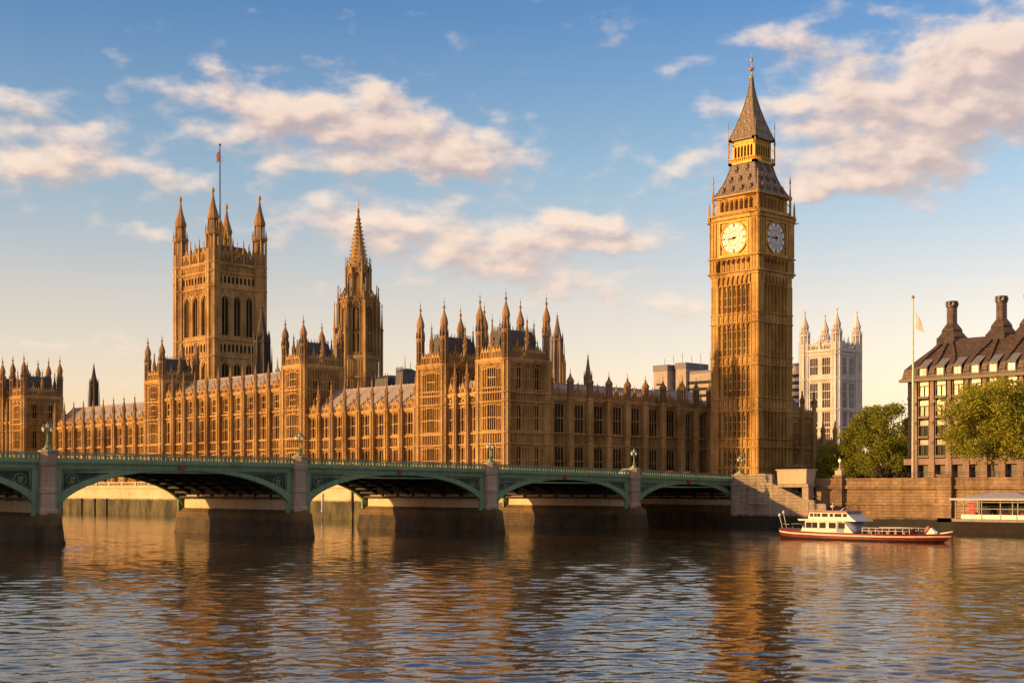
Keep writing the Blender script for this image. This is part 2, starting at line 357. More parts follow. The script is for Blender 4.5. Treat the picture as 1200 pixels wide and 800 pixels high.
def window_mesh(w, h, lights, trans, stonem, glassm='leaded_glass', dep=.5):
    k = (round(w, 2), round(h, 2), lights, trans, stonem, glassm)
    if k in WC: return WC[k]
    mb = MB(); t = .12
    mb.box(-w/2-.1, w/2+.1, -.16, dep-.05, -.28, 0); mb.box(-w/2, -w/2+t, .0, dep-.1, 0, h); mb.box(w/2-t, w/2, .0, dep-.1, 0, h)
    lw = (w-2*t)/lights
    for i in range(1, lights): mb.box(-w/2+t+i*lw-.065, -w/2+t+i*lw+.065, .08, dep-.14, 0, h-.02)
    for j in range(trans):
        z = h*(j+1)/(trans+1); mb.box(-w/2+t, w/2-t, .10, dep-.16, z-.10, z+.10)
        for i in range(lights): lancet_head(mb, -w/2+t+i*lw, -w/2+t+(i+1)*lw, z-.55, z-.1, .16, dep-.2)
    hh = min(.9, h*.2)
    for i in range(lights): lancet_head(mb, -w/2+t+i*lw, -w/2+t+(i+1)*lw, h-hh, h, .09, dep-.15)
    mb.box(-w/2-.1, w/2+.1, -.14, dep-.1, h, h+.16)
    f = mb.mesh('window', stonem)
    p = MB(); p.box(-w/2, w/2, dep-.13, dep-.06, 0, h)
    WC[k] = (f, p.mesh('pane', glassm)); return WC[k]
def put_window(parent, ms, loc, rot=0):
    o = put('window', ms[0], parent, loc, rot); put('pane', ms[1], o); return o
def ribs(mb, x0, x1, z0, z1, y=.0, y1=.14, du=.75, dz=2.0, m=0, t=.15):
    w = x1-x0
    if w < .4: return
    n = max(1, round(w/du))
    for i in range(n+1):
        x = x0+.07+(w-.14)*i/n; mb.box(x-t/2, x+t/2, y, y1, z0, z1, m)
    k = max(1, round((z1-z0)/(dz*1.6))); yh = y+(y1-y)*.55
    for j in range(k+1):
        z = z0+(z1-z0)*j/k; mb.box(x0, x1, yh, y1, max(z0, z-.08), min(z1, z+.08), m)
        if j < k:
            top = z0+(z1-z0)*(j+1)/k-.08
            for i in range(n):
                a = x0+.07+(w-.14)*i/n+t/2; b = x0+.07+(w-.14)*(i+1)/n-t/2; hh = min(.5, (top-z)*.35)
                mb.add([(a, y+.03, top-hh), (a+(b-a)*.5, y+.03, top), (a, y+.03, top), (b, y+.03, top), (b, y+.03, top-hh)], [(0, 1, 2), (1, 4, 3)], m)
def band(mb, x0, x1, z0, z1, y=.0, y1=.14, m=0):     # carved band: row of square panels with a boss each
    h = z1-z0; n = max(1, round((x1-x0)/h)); w = (x1-x0)/n
    mb.box(x0, x1, y, y1, z0, z0+.12, m); mb.box(x0, x1, y, y1, z1-.12, z1, m)
    for i in range(n+1): mb.box(x0+i*w-.08, x0+i*w+.08, y, y1, z0, z1, m)
    for i in range(n):
        c = x0+(i+.5)*w; z = (z0+z1)/2; r = min(h, w)*.36; q = r*.45
        for (p1, p2, p3, p4) in (((c-r, z), (c, z-r), (c, z-q), (c-q, z)), ((c, z-r), (c+r, z), (c+q, z), (c, z-q)), ((c+r, z), (c, z+r), (c, z+q), (c+q, z)), ((c, z+r), (c-r, z), (c-q, z), (c, z+q))): mb.prism([p1, p2, p3, p4], y+.02, y1, m)
def skin(mb, u0, u1, z0, z1, cols, tiers, bands=(), y0=.42, y1=.7, du=.85, m=0):
    zs = z0
    def fillz(a, b):
        if b-a < .05: return
        mb.box(u0, u1, y0, y1, a, b, m)
        if b-a < 3.2 and b-a > .8: band(mb, u0, u1, a+.12, b-.12, y1=y0, m=m)
        else: ribs(mb, u0, u1, a, b, y1=y0, du=du, m=m)
    for (a, b) in sorted(tiers):
        fillz(zs, a); x = u0
        for (c, w) in cols:
            if c-w/2 > x+.02: mb.box(x, c-w/2, y0, y1, a, b, m); ribs(mb, x, c-w/2, a, b, y1=y0, du=du, m=m)
            x = c+w/2
        if x < u1-.02: mb.box(x, u1, y0, y1, a, b, m); ribs(mb, x, u1, a, b, y1=y0, du=du, m=m)
        zs = b
    fillz(zs, z1)
def string(mb, u0, u1, z, y=-.32, h=.34, y1=.3, m=0):
    mb.frus(u0, u1, y*.4, y1, z-h, u0, u1, y, y1, z-h*.3, m); mb.box(u0, u1, y, y1, z-h*.3, z+h*.25, m)
def parapet(mb, u0, u1, z, h, step, y=-.1, m=0, spikes=True):
    mb.box(u0, u1, y, y+.35, z, z+.22, m); mb.box(u0, u1, y, y+.35, z+h-.22, z+h, m)
    n = max(1, round((u1-u0)/step)); w = (u1-u0)/n
    for i in range(n+1): mb.box(u0+i*w-.11, u0+i*w+.11, y, y+.33, z+.2, z+h-.2, m)
    for i in range(n):
        c = u0+(i+.5)*w
        mb.box(c-.05, c+.05, y+.05, y+.3, z+.2, z+h-.2, m)
        mb.prism([(c-w*.32, z+h), (c+w*.32, z+h), (c+w*.3, z+h+.3), (c, z+h+.75), (c-w*.3, z+h+.3)], y+.02, y+.33, m)
        if spikes: mb.lathe(c, y+.17, [(.10, z+h+.7), (.14, z+h+.85), (.02, z+h+1.25)], 4, m)
def gablet(mb, c, w, z, h, y=-.15, m=0):   # ogee gable with open tracery and a finial
    L = [(-.5, 0), (-.42, .18), (-.28, .36), (-.14, .52), (-.05, .72), (0, 1.)]
    P = [(c+a*w, z+b*h) for a, b in L]; Q = [(c+a*w*.72, z+b*h*.7) for a, b in L]
    for (a, b, p, q) in zip(P[:-1], P[1:], Q[:-1], Q[1:]):
        mb.prism([p, q, b, a][::-1], y, y+.28, m)
        mb.prism([(2*c-x, zz) for x, zz in [p, q, b, a]], y, y+.28, m)
    mb.box(c-.06, c+.06, y+.05, y+.25, z, z+h*.7, m)
    for k in (.22, .4, .56): mb.box(c-.5*w*(1-k)**1.3-.12, c-.5*w*(1-k)**1.3+.1, y, y+.3, z+k*h, z+k*h+.22, m); mb.box(c+.5*w*(1-k)**1.3-.1, c+.5*w*(1-k)**1.3+.12, y, y+.3, z+k*h, z+k*h+.22, m)
    mb.lathe(c, y+.14, [(.06, z+h*.95), (.2, z+h*1.05), (.05, z+h*1.12), (.02, z+h*1.35)], 6, m)
def pinnacle(mb, cx, cy, z, h, r, m=0, n=4):
    mb.lathe(cx, cy, [(r, z), (r, z+h*.42), (r*1.3, z+h*.44), (r*1.3, z+h*.48), (r*.9, z+h*.50), (r*.55, z+h*.68), (r*.3, z+h*.82), (r*.5, z+h*.84), (r*.5, z+h*.86), (r*.15, z+h*.88), (.03, z+h)], n, m)
    for k in range(4):
        a = pi/2*k+(pi/4 if n == 4 else 0); mb.lathe(cx+r*1.05*cos(a), cy+r*1.05*sin(a), [(r*.22, z+h*.36), (r*.22, z+h*.5), (.02, z+h*.6)], 4, m)
TC = {}
def turret_mesh(z0, zc, tip, r, strings, stonem):
    """octagonal corner turret: panelled shaft, open upper stage, ogee cap and spike; z relative to its own foot"""
    k = (z0, zc, tip, r, stonem)
    if k in TC: return TC[k]
    mb = MB(); H = tip-zc; R = r*1.12
    mb.lathe(0, 0, [(R*.9, 0), (R*.9, zc-z0)], 8)
    for i in range(8):
        a = pi/8+pi/4*i; mb.lathe(R*.9*cos(a), R*.9*sin(a), [(.17, 0), (.17, zc-z0)], 4, 0, False, a)
    for s_ in strings: mb.lathe(0, 0, [(R*.95, s_-z0-.35), (R*1.16, s_-z0-.1), (R*1.16, s_-z0+.12), (R*.95, s_-z0+.2)], 8)
    zz = z0+4
    while zz < zc: mb.lathe(0, 0, [(R*1.02, zz-z0-.1), (R*1.02, zz-z0+.1)], 8); zz += 2.3
    b = zc-z0; i0_ = len(mb.mi)
    mb.lathe(0, 0, [(r*.74, b), (r*.74, b+.42*H)], 8)
    for i in range(8):
        a = pi/8+pi/4*i; mb.lathe(r*.92*cos(a), r*.92*sin(a), [(.14, b), (.14, b+.40*H)], 4, 0, False, a)
    for q in (.04, .20): mb.lathe(0, 0, [(r, b+q*H), (r, b+q*H+.22)], 8)
    mb.lathe(0, 0, [(r*.9, b+.36*H), (r*1.16, b+.39*H), (r*1.16, b+.42*H), (r*.72, b+.43*H), (r*.72, b+.57*H), (r*1.0, b+.59*H), (r*1.02, b+.62*H), (r*.93, b+.66*H), (r*.7, b+.71*H), (r*.42, b+.755*H), (r*.22, b+.80*H), (r*.16, b+.83*H), (r*.34, b+.845*H), (r*.34, b+.86*H), (r*.12, b+.875*H), (r*.10, b+.92*H), (r*.2, b+.93*H), (.035, b+.94*H), (.03, b+1.0*H)], 8)
    for i in range(8):
        a = pi/8+pi/4*i
        mb.lathe(r*1.05*cos(a), r*1.05*sin(a), [(.11, b+.40*H), (.11, b+.46*H), (.015, b+.53*H)], 4)
        mb.lathe(r*.82*cos(a), r*.82*sin(a), [(.08, b+.43*H), (.08, b+.57*H)], 4)
    mb.mi[i0_:] = [1]*(len(mb.mi)-i0_)
    TC[k] = mb.mesh('turret', [stonem, 'weathered_stone']); return TC[k]

def wing(label, X0, Y0, rot, nb, bw, base, tiers, corn, pinn, ridge, depth, ww, lights, trans, strings, buttw=.7, gab=True, wcols=None, eave_back=9, fat=0, cat='palace wing', stonem='honey_stone', group=None):
    W = nb*bw; t = thing('palace_wing', label, cat, (X0, Y0, base), rot, group); off = (0, 0, -base)
    mb = MB(); mb.box(0, W, .65, depth, base, corn)
    cols = [((i+.5)*bw, ww) for i in range(nb)]
    skin(mb, 0, W, base, corn, cols, tiers)
    for s_ in strings: string(mb, 0, W, s_)
    string(mb, 0, W, corn, -.5, .7)
    for i in range(nb):
        parapet(mb, i*bw+buttw, (i+1)*bw-buttw, corn+.16, 1.25, .8)
        if gab: gablet(mb, (i+.5)*bw, bw*.42, corn+.5, 3.1)
    mb.build('wall', stonem, t, off)
    b = MB(); r = buttw; p = MB()
    b.lathe(0, -.65, [(r, base), (r, corn+.5)], 8); b.box(-r*.8, r*.8, -.6, .3, base, corn)
    for k in range(8):
        a = pi/8+pi/4*k; b.lathe(r*cos(a), -.65+r*sin(a), [(.1, base), (.1, corn)], 4)
    for s_ in list(strings)+[corn]: b.lathe(0, -.65, [(r, s_-.35), (r*1.28, s_-.1), (r*1.28, s_+.1), (r, s_+.2)], 8)
    for a, c_ in tiers: b.lathe(0, -.65, [(r*1.08, (a+c_)/2), (r*1.08, (a+c_)/2+.2)], 8)
    if fat:
        q = corn+.4; h = pinn-q; f_ = fat
        p.lathe(0, -.65, [(f_*.8, q), (f_*.8, q+h*.48), (f_*1.15, q+h*.51), (f_*1.2, q+h*.56), (f_*.95, q+h*.62), (f_*.5, q+h*.70), (f_*.25, q+h*.76), (f_*.4, q+h*.78), (f_*.12, q+h*.81), (.03, q+h)], 8)
        for k in range(8): a = pi/8+pi/4*k; p.lathe(f_*.9*cos(a), -.65+f_*.9*sin(a), [(.11, q), (.11, q+h*.5)], 4)
    else: pinnacle(p, 0, -.65, corn+.4, pinn-corn-.4, .50, n=8)
    bm, pm = b.mesh('buttress', stonem), p.mesh('pinnacle', 'weathered_stone')
    for i in range(nb+1):
        o = put('buttress', bm, t, (i*bw, 0, -base)); put('pinnacle', pm, o)
    for (a, c_) in tiers:
        ms = window_mesh(ww, c_-a, lights, trans, stonem)
        for c, w in cols: put_window(t, ms, (c, .08, a-base))
    rf = MB(); y1 = 1.2
    rf.add([(0, y1, corn), (W, y1, corn), (W, eave_back, ridge), (0, eave_back, ridge), (0, 2*eave_back-y1, corn), (W, 2*eave_back-y1, corn)], [(0, 1, 2, 3), (3, 2, 5, 4), (0, 3, 4), (1, 5, 2)])
    for k in range(int(W/1.6)):
        rf.box(k*1.6+.2, k*1.6+.34, eave_back-.05, eave_back+.05, ridge-.05, ridge+.45)
    rf.box(0, W, eave_back-.12, eave_back+.12, ridge-.1, ridge+.16)
    rf.build('roof', 'pale_slate', t, off)
    return t

def pavilion(label, X0, X1, Yf, Yb, base, corn, ptop, tip, rooftop, tiersE, tiersN, strings, r=1.0, wE=(0,), wN=(0,), wwE=3.0, wwN=1.7, ltE=4, ltN=2, stonem='honey_stone', group=None):
    """a tower of the river front: two shown faces (east, north), four turrets, steep roof. X0/X1 = south/north turret centres"""
    W = X1-X0; D = Yb-Yf; t = thing('palace_tower', label, 'palace tower', ((X0+X1)/2, (Yf+Yb)/2, base), 0, group); off = (0, 0, -base)
    mb = MB(); e = .55
    mb.box(-W/2-e+.6, W/2+e-.6, -D/2-e+.6, D/2+e-.6, base, corn)
    for rot, w, d, cols, ww, tiers in ((0, W, D, wE, wwE, tiersE), (pi/2, D, W, wN, wwN, tiersN), (pi, W, D, (), 1, ()), (-pi/2, D, W, (), 1, ())):
        # local face plane at y = -(half depth + e)
        hd = d/2+e
        ox, oy = (sin(rot)*hd, -cos(rot)*hd)
        mb.at(ox, oy, 0, rot)
        skin(mb, -w/2+.6, w/2-.6, base, corn, [(c, ww) for c in cols], tiers)
        for s_ in strings: string(mb, -w/2, w/2, s_)
        string(mb, -w/2, w/2, corn, -.6, .9)
        band(mb, -w/2+.6, w/2-.6, corn-1.5, corn-.5)
        parapet(mb, -w/2+1, w/2-1, corn+.2, ptop-corn-.2, .9)
        nm = 1 if w < 10 else 2
        for k in range(1, nm+1 if nm > 1 else 2):
            u = -w/2+w*k/(nm+1) if nm > 1 else 0
        gablet(mb, 0 if w < 10 else -w/4, 1.9, ptop-.4, 2.6, .05)
        if w >= 10: gablet(mb, w/4, 1.9, ptop-.4, 2.6, .05)
    mb.at()
    mb.build('wall', stonem, t, off)
    tm = turret_mesh(base, corn, tip, r, list(strings)+[corn], stonem)
    for sx in (-1, 1):
        for sy in (-1, 1): put('turret', tm, t, (sx*W/2, sy*D/2, 0))
    pm = MB(); pinnacle(pm, 0, 0, corn-base, (tip-corn)*.66, .5, n=8); pm = pm.mesh('pinnacle', 'weathered_stone')
    put('pinnacle', pm, t, (0, -D/2-.2, 0)); put('pinnacle', pm, t, (W/2+.2, 0, 0)); put('pinnacle', pm, t, (-W/2-.2, 0, 0)); put('pinnacle', pm, t, (0, D/2+.2, 0))
    rf = MB(); i0 = 1.1; i1 = W*.27
    rf.frus(-W/2+i0, W/2-i0, -D/2+i0, D/2-i0, corn, -W/2+i1, W/2-i1, -D/2+i1, D/2-i1, rooftop)
    for k in range(9):
        for yy in (-D/2+i1, D/2-i1): x = -W/2+i1+(W-2*i1)*k/8; rf.lathe(x, yy, [(.09, rooftop-.1), (.09, rooftop+.5), (.02, rooftop+1.0)], 4)
        for xx in (-W/2+i1, W/2-i1): y = -D/2+i1+(D-2*i1)*k/8; rf.lathe(xx, y, [(.09, rooftop-.1), (.09, rooftop+.5), (.02, rooftop+1.0)], 4)
    rf.build('roof', 'slate', t, off)
    for (a, b) in tiersE:
        ms = window_mesh(wwE, b-a, ltE, 1, stonem)
        for c in wE: put_window(t, ms, (c, -D/2-e+.08, a-base))
    for (a, b) in tiersN:
        ms = window_mesh(wwN, b-a, ltN, 1, stonem)
        for c in wN: put_window(t, ms, (W/2+e-.08, c, a-base), pi/2)
    return t

# ------------------------------------------------------------------ ground and water
LAND = 8.3
def ground():
    g = MB(); g.add([(-4500, 238, LAND), (4500, 238, LAND), (4500, 8000, LAND), (-4500, 8000, LAND)], [(0, 1, 2, 3)])
    structure(g.build('ground', 'paving'))
    r = MB(); r.add([(-199, 238.2, LAND+.6), (-172, 238.2, LAND+.6), (-166, 420, LAND+.1), (-194, 420, LAND+.1)], [(0, 1, 2, 3)]); structure(r.build('road', 'asphalt'))
    # river: waves as real relief, finer near the viewer
    rng = np.random.default_rng(3)
    A = np.radians(np.concatenate([np.linspace(-70, -22, 90)[:-1], np.linspace(-22, 22, 480), np.linspace(22, 70, 90)[1:]]))
    R = np.concatenate([34*np.power(330/34, np.linspace(0, 1, 640))[:-1], 330*np.power(1000/330, np.linspace(0, 1, 60))])
    rr, aa = np.meshgrid(R, A, indexing='ij')
    ax, ay, rx, ry = -sin(TH), cos(TH), cos(TH), sin(TH)
    X = rr*(np.cos(aa)*ax+np.sin(aa)*rx); Y = rr*(np.cos(aa)*ay+np.sin(aa)*ry)
    Z = np.zeros_like(X); cell = np.maximum(rr*.0036, 0) + np.where(rr > 330, rr*.015, 0)
    main = atan2(ay, ax)
    for i in range(90):
        lam = .5*(4.5/.5)**rng.random(); th = main+rng.normal(0, .62); k = 2*pi/lam
        amp = .0031*lam**.68*rng.uniform(.5, 1.3)
        fade = np.clip((lam/cell-2.5)/3, 0, 1)
        # slow beating, so that calm and rough patches alternate
        ph = rng.random()*6.28; mod = .65+.5*np.sin(X*rng.normal(0, .05)+Y*rng.normal(0, .05)+ph)
        Z += fade*mod*amp*np.sin(k*(X*cos(th)+Y*sin(th))+rng.random()*6.28)
    Z += -.02
    n, m = X.shape
    V = np.stack([X, Y, Z], -1).reshape(-1, 3)
    i, j = np.meshgrid(np.arange(n-1), np.arange(m-1), indexing='ij'); q = (i*m+j).ravel()
    F = np.stack([q, q+m, q+m+1, q+1], 1)
    me = bpy.data.meshes.new('water'); me.vertices.add(len(V)); me.vertices.foreach_set('co', V.ravel().astype('f4'))
    me.loops.add(F.size); me.loops.foreach_set('vertex_index', F.ravel().astype('i4')); me.polygons.add(len(F))
    me.polygons.foreach_set('loop_start', np.arange(0, F.size, 4, dtype='i4')); me.polygons.foreach_set('use_smooth', np.ones(len(F), bool))
    me.update(calc_edges=True); me.materials.append(M['water'])
    if me.polygons[0].normal.z < 0: me.flip_normals()
    structure(put('water', me))
ground()

# ------------------------------------------------------------------ the palace
S1 = [17.8, 20.4]
BASE = 8.0
lowT, upT = (11.0, 17.2), (20.9, 26.2)
wing('two-storey honey stone palace wing between the corner tower pair and the middle tower', -307.0, 220.6, 0, 8, 5.68, BASE, [lowT, upT], 27.0, 35.6, 34.0, 16, 1.95, 2, 1, S1)
wing('tall three-storey central range of the palace river front with pale lead roof', -381.0, 220.2, 0, 10, 6.35, BASE, [lowT, (21.2, 27.6), (29.6, 33.4)], 34.6, 42.6, 40.5, 18, 2.1, 2, 1, [18.4, 20.9, 28.6], gab=True)
wing('distant low palace wing on the far left before the last tower pair', -459.4, 220.6, 0, 10, 6.8, BASE, [(11.0, 17.6), (21.4, 27.0)], 28.2, 37.2, 35.4, 16, 1.9, 2, 1, [18.4, 21.0])
wing('link with three narrow gabled bays recessed between the two nearest palace towers', -251.1, 220.4, 0, 3, 4.2, BASE, [lowT, (20.9, 26.6)], 29.6, 37.5, 33.0, 9, 1.5, 2, 1, S1+[27.5], buttw=.5, eave_back=5)
wing('link range recessed between the two farthest palace towers', -476.2, 212.4, 0, 2, 4.1, BASE, [lowT, (20.9, 26.6)], 30.5, 38.5, 33.5, 9, 1.5, 2, 1, S1+[27.5], buttw=.5, eave_back=5)
# the pavilion towers
NS = [17.8, 20.4, 27.5, 29.6]
pavilion('nearest palace tower, at the corner where sunlit front meets shaded side', -238.5, -229.8, 220, 233.1, BASE, 37.0, 39.0, 53.0, 44.0, [lowT, (20.9, 26.8), (30.8, 35.2)], [lowT, (20.9, 26.8), (30.3, 35.3)], NS, wE=(0,), wN=(-2.9, 2.9))
pavilion('second palace tower from the clock tower, joined to the corner tower by gabled bays', -259.8, -251.1, 220, 233.1, BASE, 37.0, 39.0, 53.0, 44.0, [lowT, (20.9, 26.8), (30.8, 35.2)], [(30.3, 35.3)], NS, wE=(0,), wN=(-2.9, 2.9))
pavilion('palace tower midway along the river front, below the great stone spire', -316.0, -307.6, 219.6, 231.8, BASE, 40.4, 42.6, 54.0, 47.0, [lowT, (21.2, 27.4), (29.8, 33.0), (35.0, 38.8)], [(21.2, 27.4), (30.5, 36.5)], [18.4, 20.9, 28.6, 34.0], wE=(0,), wN=(-2.6, 2.6))
pavilion('palace tower just below the great square tower with the flagpole', -389.5, -381.0, 219.6, 231.5, BASE, 40.4, 42.6, 54.6, 47.4, [lowT, (21.2, 27.4), (29.8, 33.0), (35.0, 38.8)], [(21.2, 27.4), (30.5, 36.5)], [18.4, 20.9, 28.6, 34.0], wE=(0,), wN=(-2.6, 2.6))
pavilion('far-left palace tower whose shaded side faces the low wing', -468.0, -459.4, 212, 225.0, BASE, 39.0, 41.2, 54.0, 46.2, [lowT, (21.2, 27.4), (31.5, 36.0)], [lowT, (21.2, 27.4), (31.5, 36.5)], NS, wE=(0,), wN=(-2.9, 2.9))
pavilion('outermost palace tower, cut off by the left edge of the picture', -484.8, -476.2, 212, 225.0, BASE, 39.0, 41.2, 54.0, 46.2, [lowT, (21.2, 27.4), (31.5, 36.0)], [], NS, wE=(0,), wN=())
# the shaded side wing that runs back to the clock tower
wing('shaded palace side wing with tall mullioned windows running to the clock tower', -230.1, 233.1+.9, pi/2, 7, 6.83, BASE, [(10.6, 17.4), (20.8, 27.6)], 28.8, 36.0, 33.2, 16, 4.2, 4, 1, [17.9, 20.5], buttw=.8, gab=True, fat=.85)
wing('short projecting end of the shaded side wing, next to the clock tower', -229.4, 281.9, pi/2, 3, 5.6, BASE, [(10.6, 17.4), (20.8, 27.0)], 27.9, 36.8, 33.4, 16, 2.7, 3, 1, [17.9, 20.5], buttw=.8, gab=True, fat=.85)

# ------------------------------------------------------------------ terrace and river wall of the palace
def terrace():
    t = thing('terrace_wall', 'pale river wall of the palace terrace, green with weed below, seen under the arches', 'river wall', (-360, 207, 0))
    mb = MB(); mb.at(360, -207, 0)
    mb.box(-520, -210, 207, 226, -2, 8.0); mb.box(-520, -210, 206.6, 207.1, 4.5, 4.9); mb.box(-520, -210, 206.5, 207.1, 7.6, 8.1)
    mb.build('wall', 'terrace_stone', t)
    p = MB(); p.at(360, -207, 0)
    p.box(-520, -210, 206.8, 207.2, 8.1, 8.4); p.box(-520, -210, 206.75, 207.25, 9.2, 9.45)
    x = -520
    while x < -210: p.box(x-.12, x+.12, 206.85, 207.15, 8.4, 9.2); x += .8
    x = -518
    while x < -210: p.box(x-.5, x+.5, 206.7, 207.3, 8.1, 9.6); x += 8
    p.build('balustrade', 'terrace_stone', t)
    f = MB(); f.box(-.22, .22, -.4, .2, -1.5, 4.3); f.frus(-.22, .22, -.4, .2, 4.3, -.1, .1, -.1, .2, 4.6)
    fm = f.mesh('timber_fender', 'timber')
    for k, x in enumerate((-435, -421, -407.5, -399, -391.5, -331, -322)):
        o = put('timber_fender', fm, None, (x, 206.9, 0))
        tag(o, 'dark upright timber fender against the weedy river wall under the bridge', 'fender', 'fenders along the river wall')
terrace()

# ------------------------------------------------------------------ the great clock tower
def clock_tower():
    CX, CY = -207.45, 282.6; B = 8.3
    t = thing('clock_tower', 'tall golden gothic clock tower with two clock faces and dark tapering spire', 'clock tower', (CX, CY, B)); off = (0, 0, -B)
    H = 7.0; mb = MB(); gm = MB(); rf = MB(); dk = MB(); lr = MB(); slits = []
    P = 2.05                                # corner pier width
    mb.box(-H+.9, H-.9, -H+.9, H-.9, B, 60)
    panels = [(9.4, 12.4, 0), (12.8, 17.3, 1), (19.7, 26.2, 1), (29.6, 37.3, 1), (39.7, 47.6, 1), (50.1, 57.0, 1)]
    bands = [(17.6, 19.5), (26.4, 29.4), (37.5, 39.5), (47.8, 49.9)]
    u = H-P
    for k in range(4):
        rot = k*pi/2; mb.at(0, 0, 0, rot); gm.at(0, 0, 0, rot); rf.at(0, 0, 0, rot); lr.at(0, 0, 0, rot); dk.at(0, 0, 0, rot)
        # corner piers: set-back square pier with shafts
        mb.box(-H, -u, -H, -H+P, B, 60)
        for q in (0, 1): 
            for zz0, zz1, _ in panels:
                for x in ((-H+.12, -H+.95, -u-.12) if not q else (H-.12, H-.95, u+.12)):
                    mb.box(x-.13, x+.13, -H-.16, -H, zz0, zz1)
            xa, xb = (-H, -u) if not q else (u, H)
            for zz0, zz1 in bands: band(mb, xa, xb, zz0, zz1, -H-.12, -H)
            zz = B+2.0
            while zz < 59: mb.box(xa, xb, -H-.1, -H, zz-.07, zz+.07); zz += 1.55
        for zz0, zz1, kind in panels:
            mb.box(-u, u, -H+.55, -H+.9, zz0, zz1)
            n = 7; w = 2*u/n
            for i in range(n+1):
                x = -u+i*w; mb.box(x-.2, x+.2, -H-.05, -H+.55, zz0, zz1)
                mb.box(x-.09, x+.09, -H-.2, -H-.05, zz0, zz1)
            for i in range(n):
                a = -u+i*w+.2; c = a+w/2-.2; b_ = a+w-.4
                lancet_head(mb, a, b_, zz1-1.0, zz1, -H+.05, -H+.55)
                if kind and i in (1, 2, 3, 4, 5):
                    slits.append((rot, c, zz0+.6, zz1-1.2))
                mb.box(c-.32, c-.24, -H+.3, -H+.55, zz0, zz1-.8); mb.box(c+.24, c+.32, -H+.3, -H+.55, zz0, zz1-.8)
                q = zz0+1.8
                while q < zz1-1.2: mb.box(a, b_, -H+.28, -H+.55, q-.1, q+.1); q += 2.1
        for zz0, zz1 in bands:
            mb.box(-u, u, -H+.25, -H+.9, zz0-.2, zz1+.2); 
            n = 7; w = 2*u/n
            for i in range(n+1): x = -u+i*w; mb.box(x-.16, x+.16, -H-.1, -H+.25, zz0, zz1)
            for i in range(n):
                a = -u+i*w+.16; b_ = a+w-.32; lancet_head(mb, a, b_, zz1-.6, zz1, -H+.0, -H+.25)
                mb.prism([(a+.2, (zz0+zz1)/2-.1), ((a+b_)/2, zz0+.25), (b_-.2, (zz0+zz1)/2-.1), ((a+b_)/2, zz1-.7)], -H+.08, -H+.25)
            for z in (zz0-.1, zz1+.1): string(mb, -H-.1, H+.1, z, -H-.38, .36, -H+.3)
        string(mb, -H-.1, H+.1, 12.6, -H-.4, .4, -H+.3)
        # machicolated arcade above the shaft
        n = 7; K = 7.3
        mb.box(-u, u, -H+.1, -H+.9, 57, 60)
        w = 2*u/n
        for i in range(n):
            a = -u+i*w; lancet_head(mb, a+.14, a+w-.14, 57.2, 59.2, -K-.05, -H+.1)
            mb.frus(a-.14, a+.14, -H-.1, -H+.3, 56.2, a-.14, a+.14, -K-.05, -H+.3, 58.2); mb.box(a-.14, a+.14, -K-.05, -H+.1, 58.2, 59.2)
        mb.box(-K, K, -K-.05, -H+.2, 59.2, 60.0)
        string(mb, -K-.2, K+.2, 60.1, -K-.55, .55, -H)
        # open arcade row under the dial
        mb.box(-K+.9, K-.9, -K+.9, -K+1.2, 60, 64)
        n = 7; uu = K-2.1; w = 2*uu/n
        for i in range(n+1): x = -uu+i*w; mb.lathe(x, -K+.25, [(.24, 60.2), (.15, 60.5), (.15, 62.2), (.26, 62.5)], 6); mb.box(x-.2, x+.2, -K+.05, -K+.9, 60.2, 60.5)
        for i in range(n): a = -uu+i*w; lancet_head(mb, a+.1, a+w-.1, 62.2, 63.4, -K+.05, -K+.9)
        mb.box(-uu-.2, uu+.2, -K+.05, -K+.9, 63.4, 63.7); 
        string(mb, -K-.2, K+.2, 63.8, -K-.5, .5, -K+.9)
        # clock stage
        mb.box(-K+.5, K-.5, -K+.5, -K+1.2, 63.5, 75.2)
        mb.box(-K, -K+2.1, -K, -K+2.1, 60, 74.2)
        for s_ in (-1, 1):
            for x in (K-.15, K-1.05, K-1.95): mb.box(s_*x-.16, s_*x+.16, -K-.2, -K, 60.4, 63.2); mb.box(s_*x-.16, s_*x+.16, -K-.2, -K, 64.2, 72.4)
            for z in (66.2, 68.3, 70.4): mb.box(min(s_*K, s_*(K-2.1)), max(s_*K, s_*(K-2.1)), -K-.14, -K, z-.1, z+.1)
        gm.box(-5.1, -4.4, -K-.02, -K+.5, 63.95, 72.75, 1); gm.box(4.4, 5.1, -K-.02, -K+.5, 63.95, 72.75, 1)
        # gilded frame: outer square, with corner spandrel scrolls
        for a in ((-4.45, 4.45, 63.95, 64.45), (-4.45, 4.45, 72.25, 72.75)): gm.box(a[0], a[1], -K-.16, -K+.5, a[2], a[3])
        for a in ((-4.45, -3.95), (3.95, 4.45)): gm.box(a[0], a[1], -K-.16, -K+.5, 64.45, 72.25)
        gm.box(-3.95, 3.95, -K+.30, -K+.5, 64.45, 72.25, 1)
        for i in range(12):
            z = 64.7+i*.66
            for s_ in (-1, 1): gm.box(s_*4.2-.14, s_*4.2+.14, -K-.24, -K-.16, z, z+.36)
            x = -3.7+i*.66
            gm.box(x, x+.36, -K-.24, -K-.16, 64.08, 64.34); gm.box(x, x+.36, -K-.24, -K-.16, 72.38, 72.64)
        for sx in (-1, 1):
            for sz in (-1, 1):
                for rr, dd in ((.42, 3.35), (.26, 2.75), (.22, 3.6)):
                    cx_, cz_ = sx*dd, 68.35+sz*(dd if rr > .4 else (3.6 if dd < 3 else 2.8))
                    gm.prism([(cx_+rr*cos(a_*pi/4), cz_+rr*sin(a_*pi/4)) for a_ in range(8)], -K+.12, -K+.3)
        # carved golden cornice
        gm.box(-5.0, 5.0, -K-.1, -K+.5, 72.85, 73.95, 1)
        n = 16
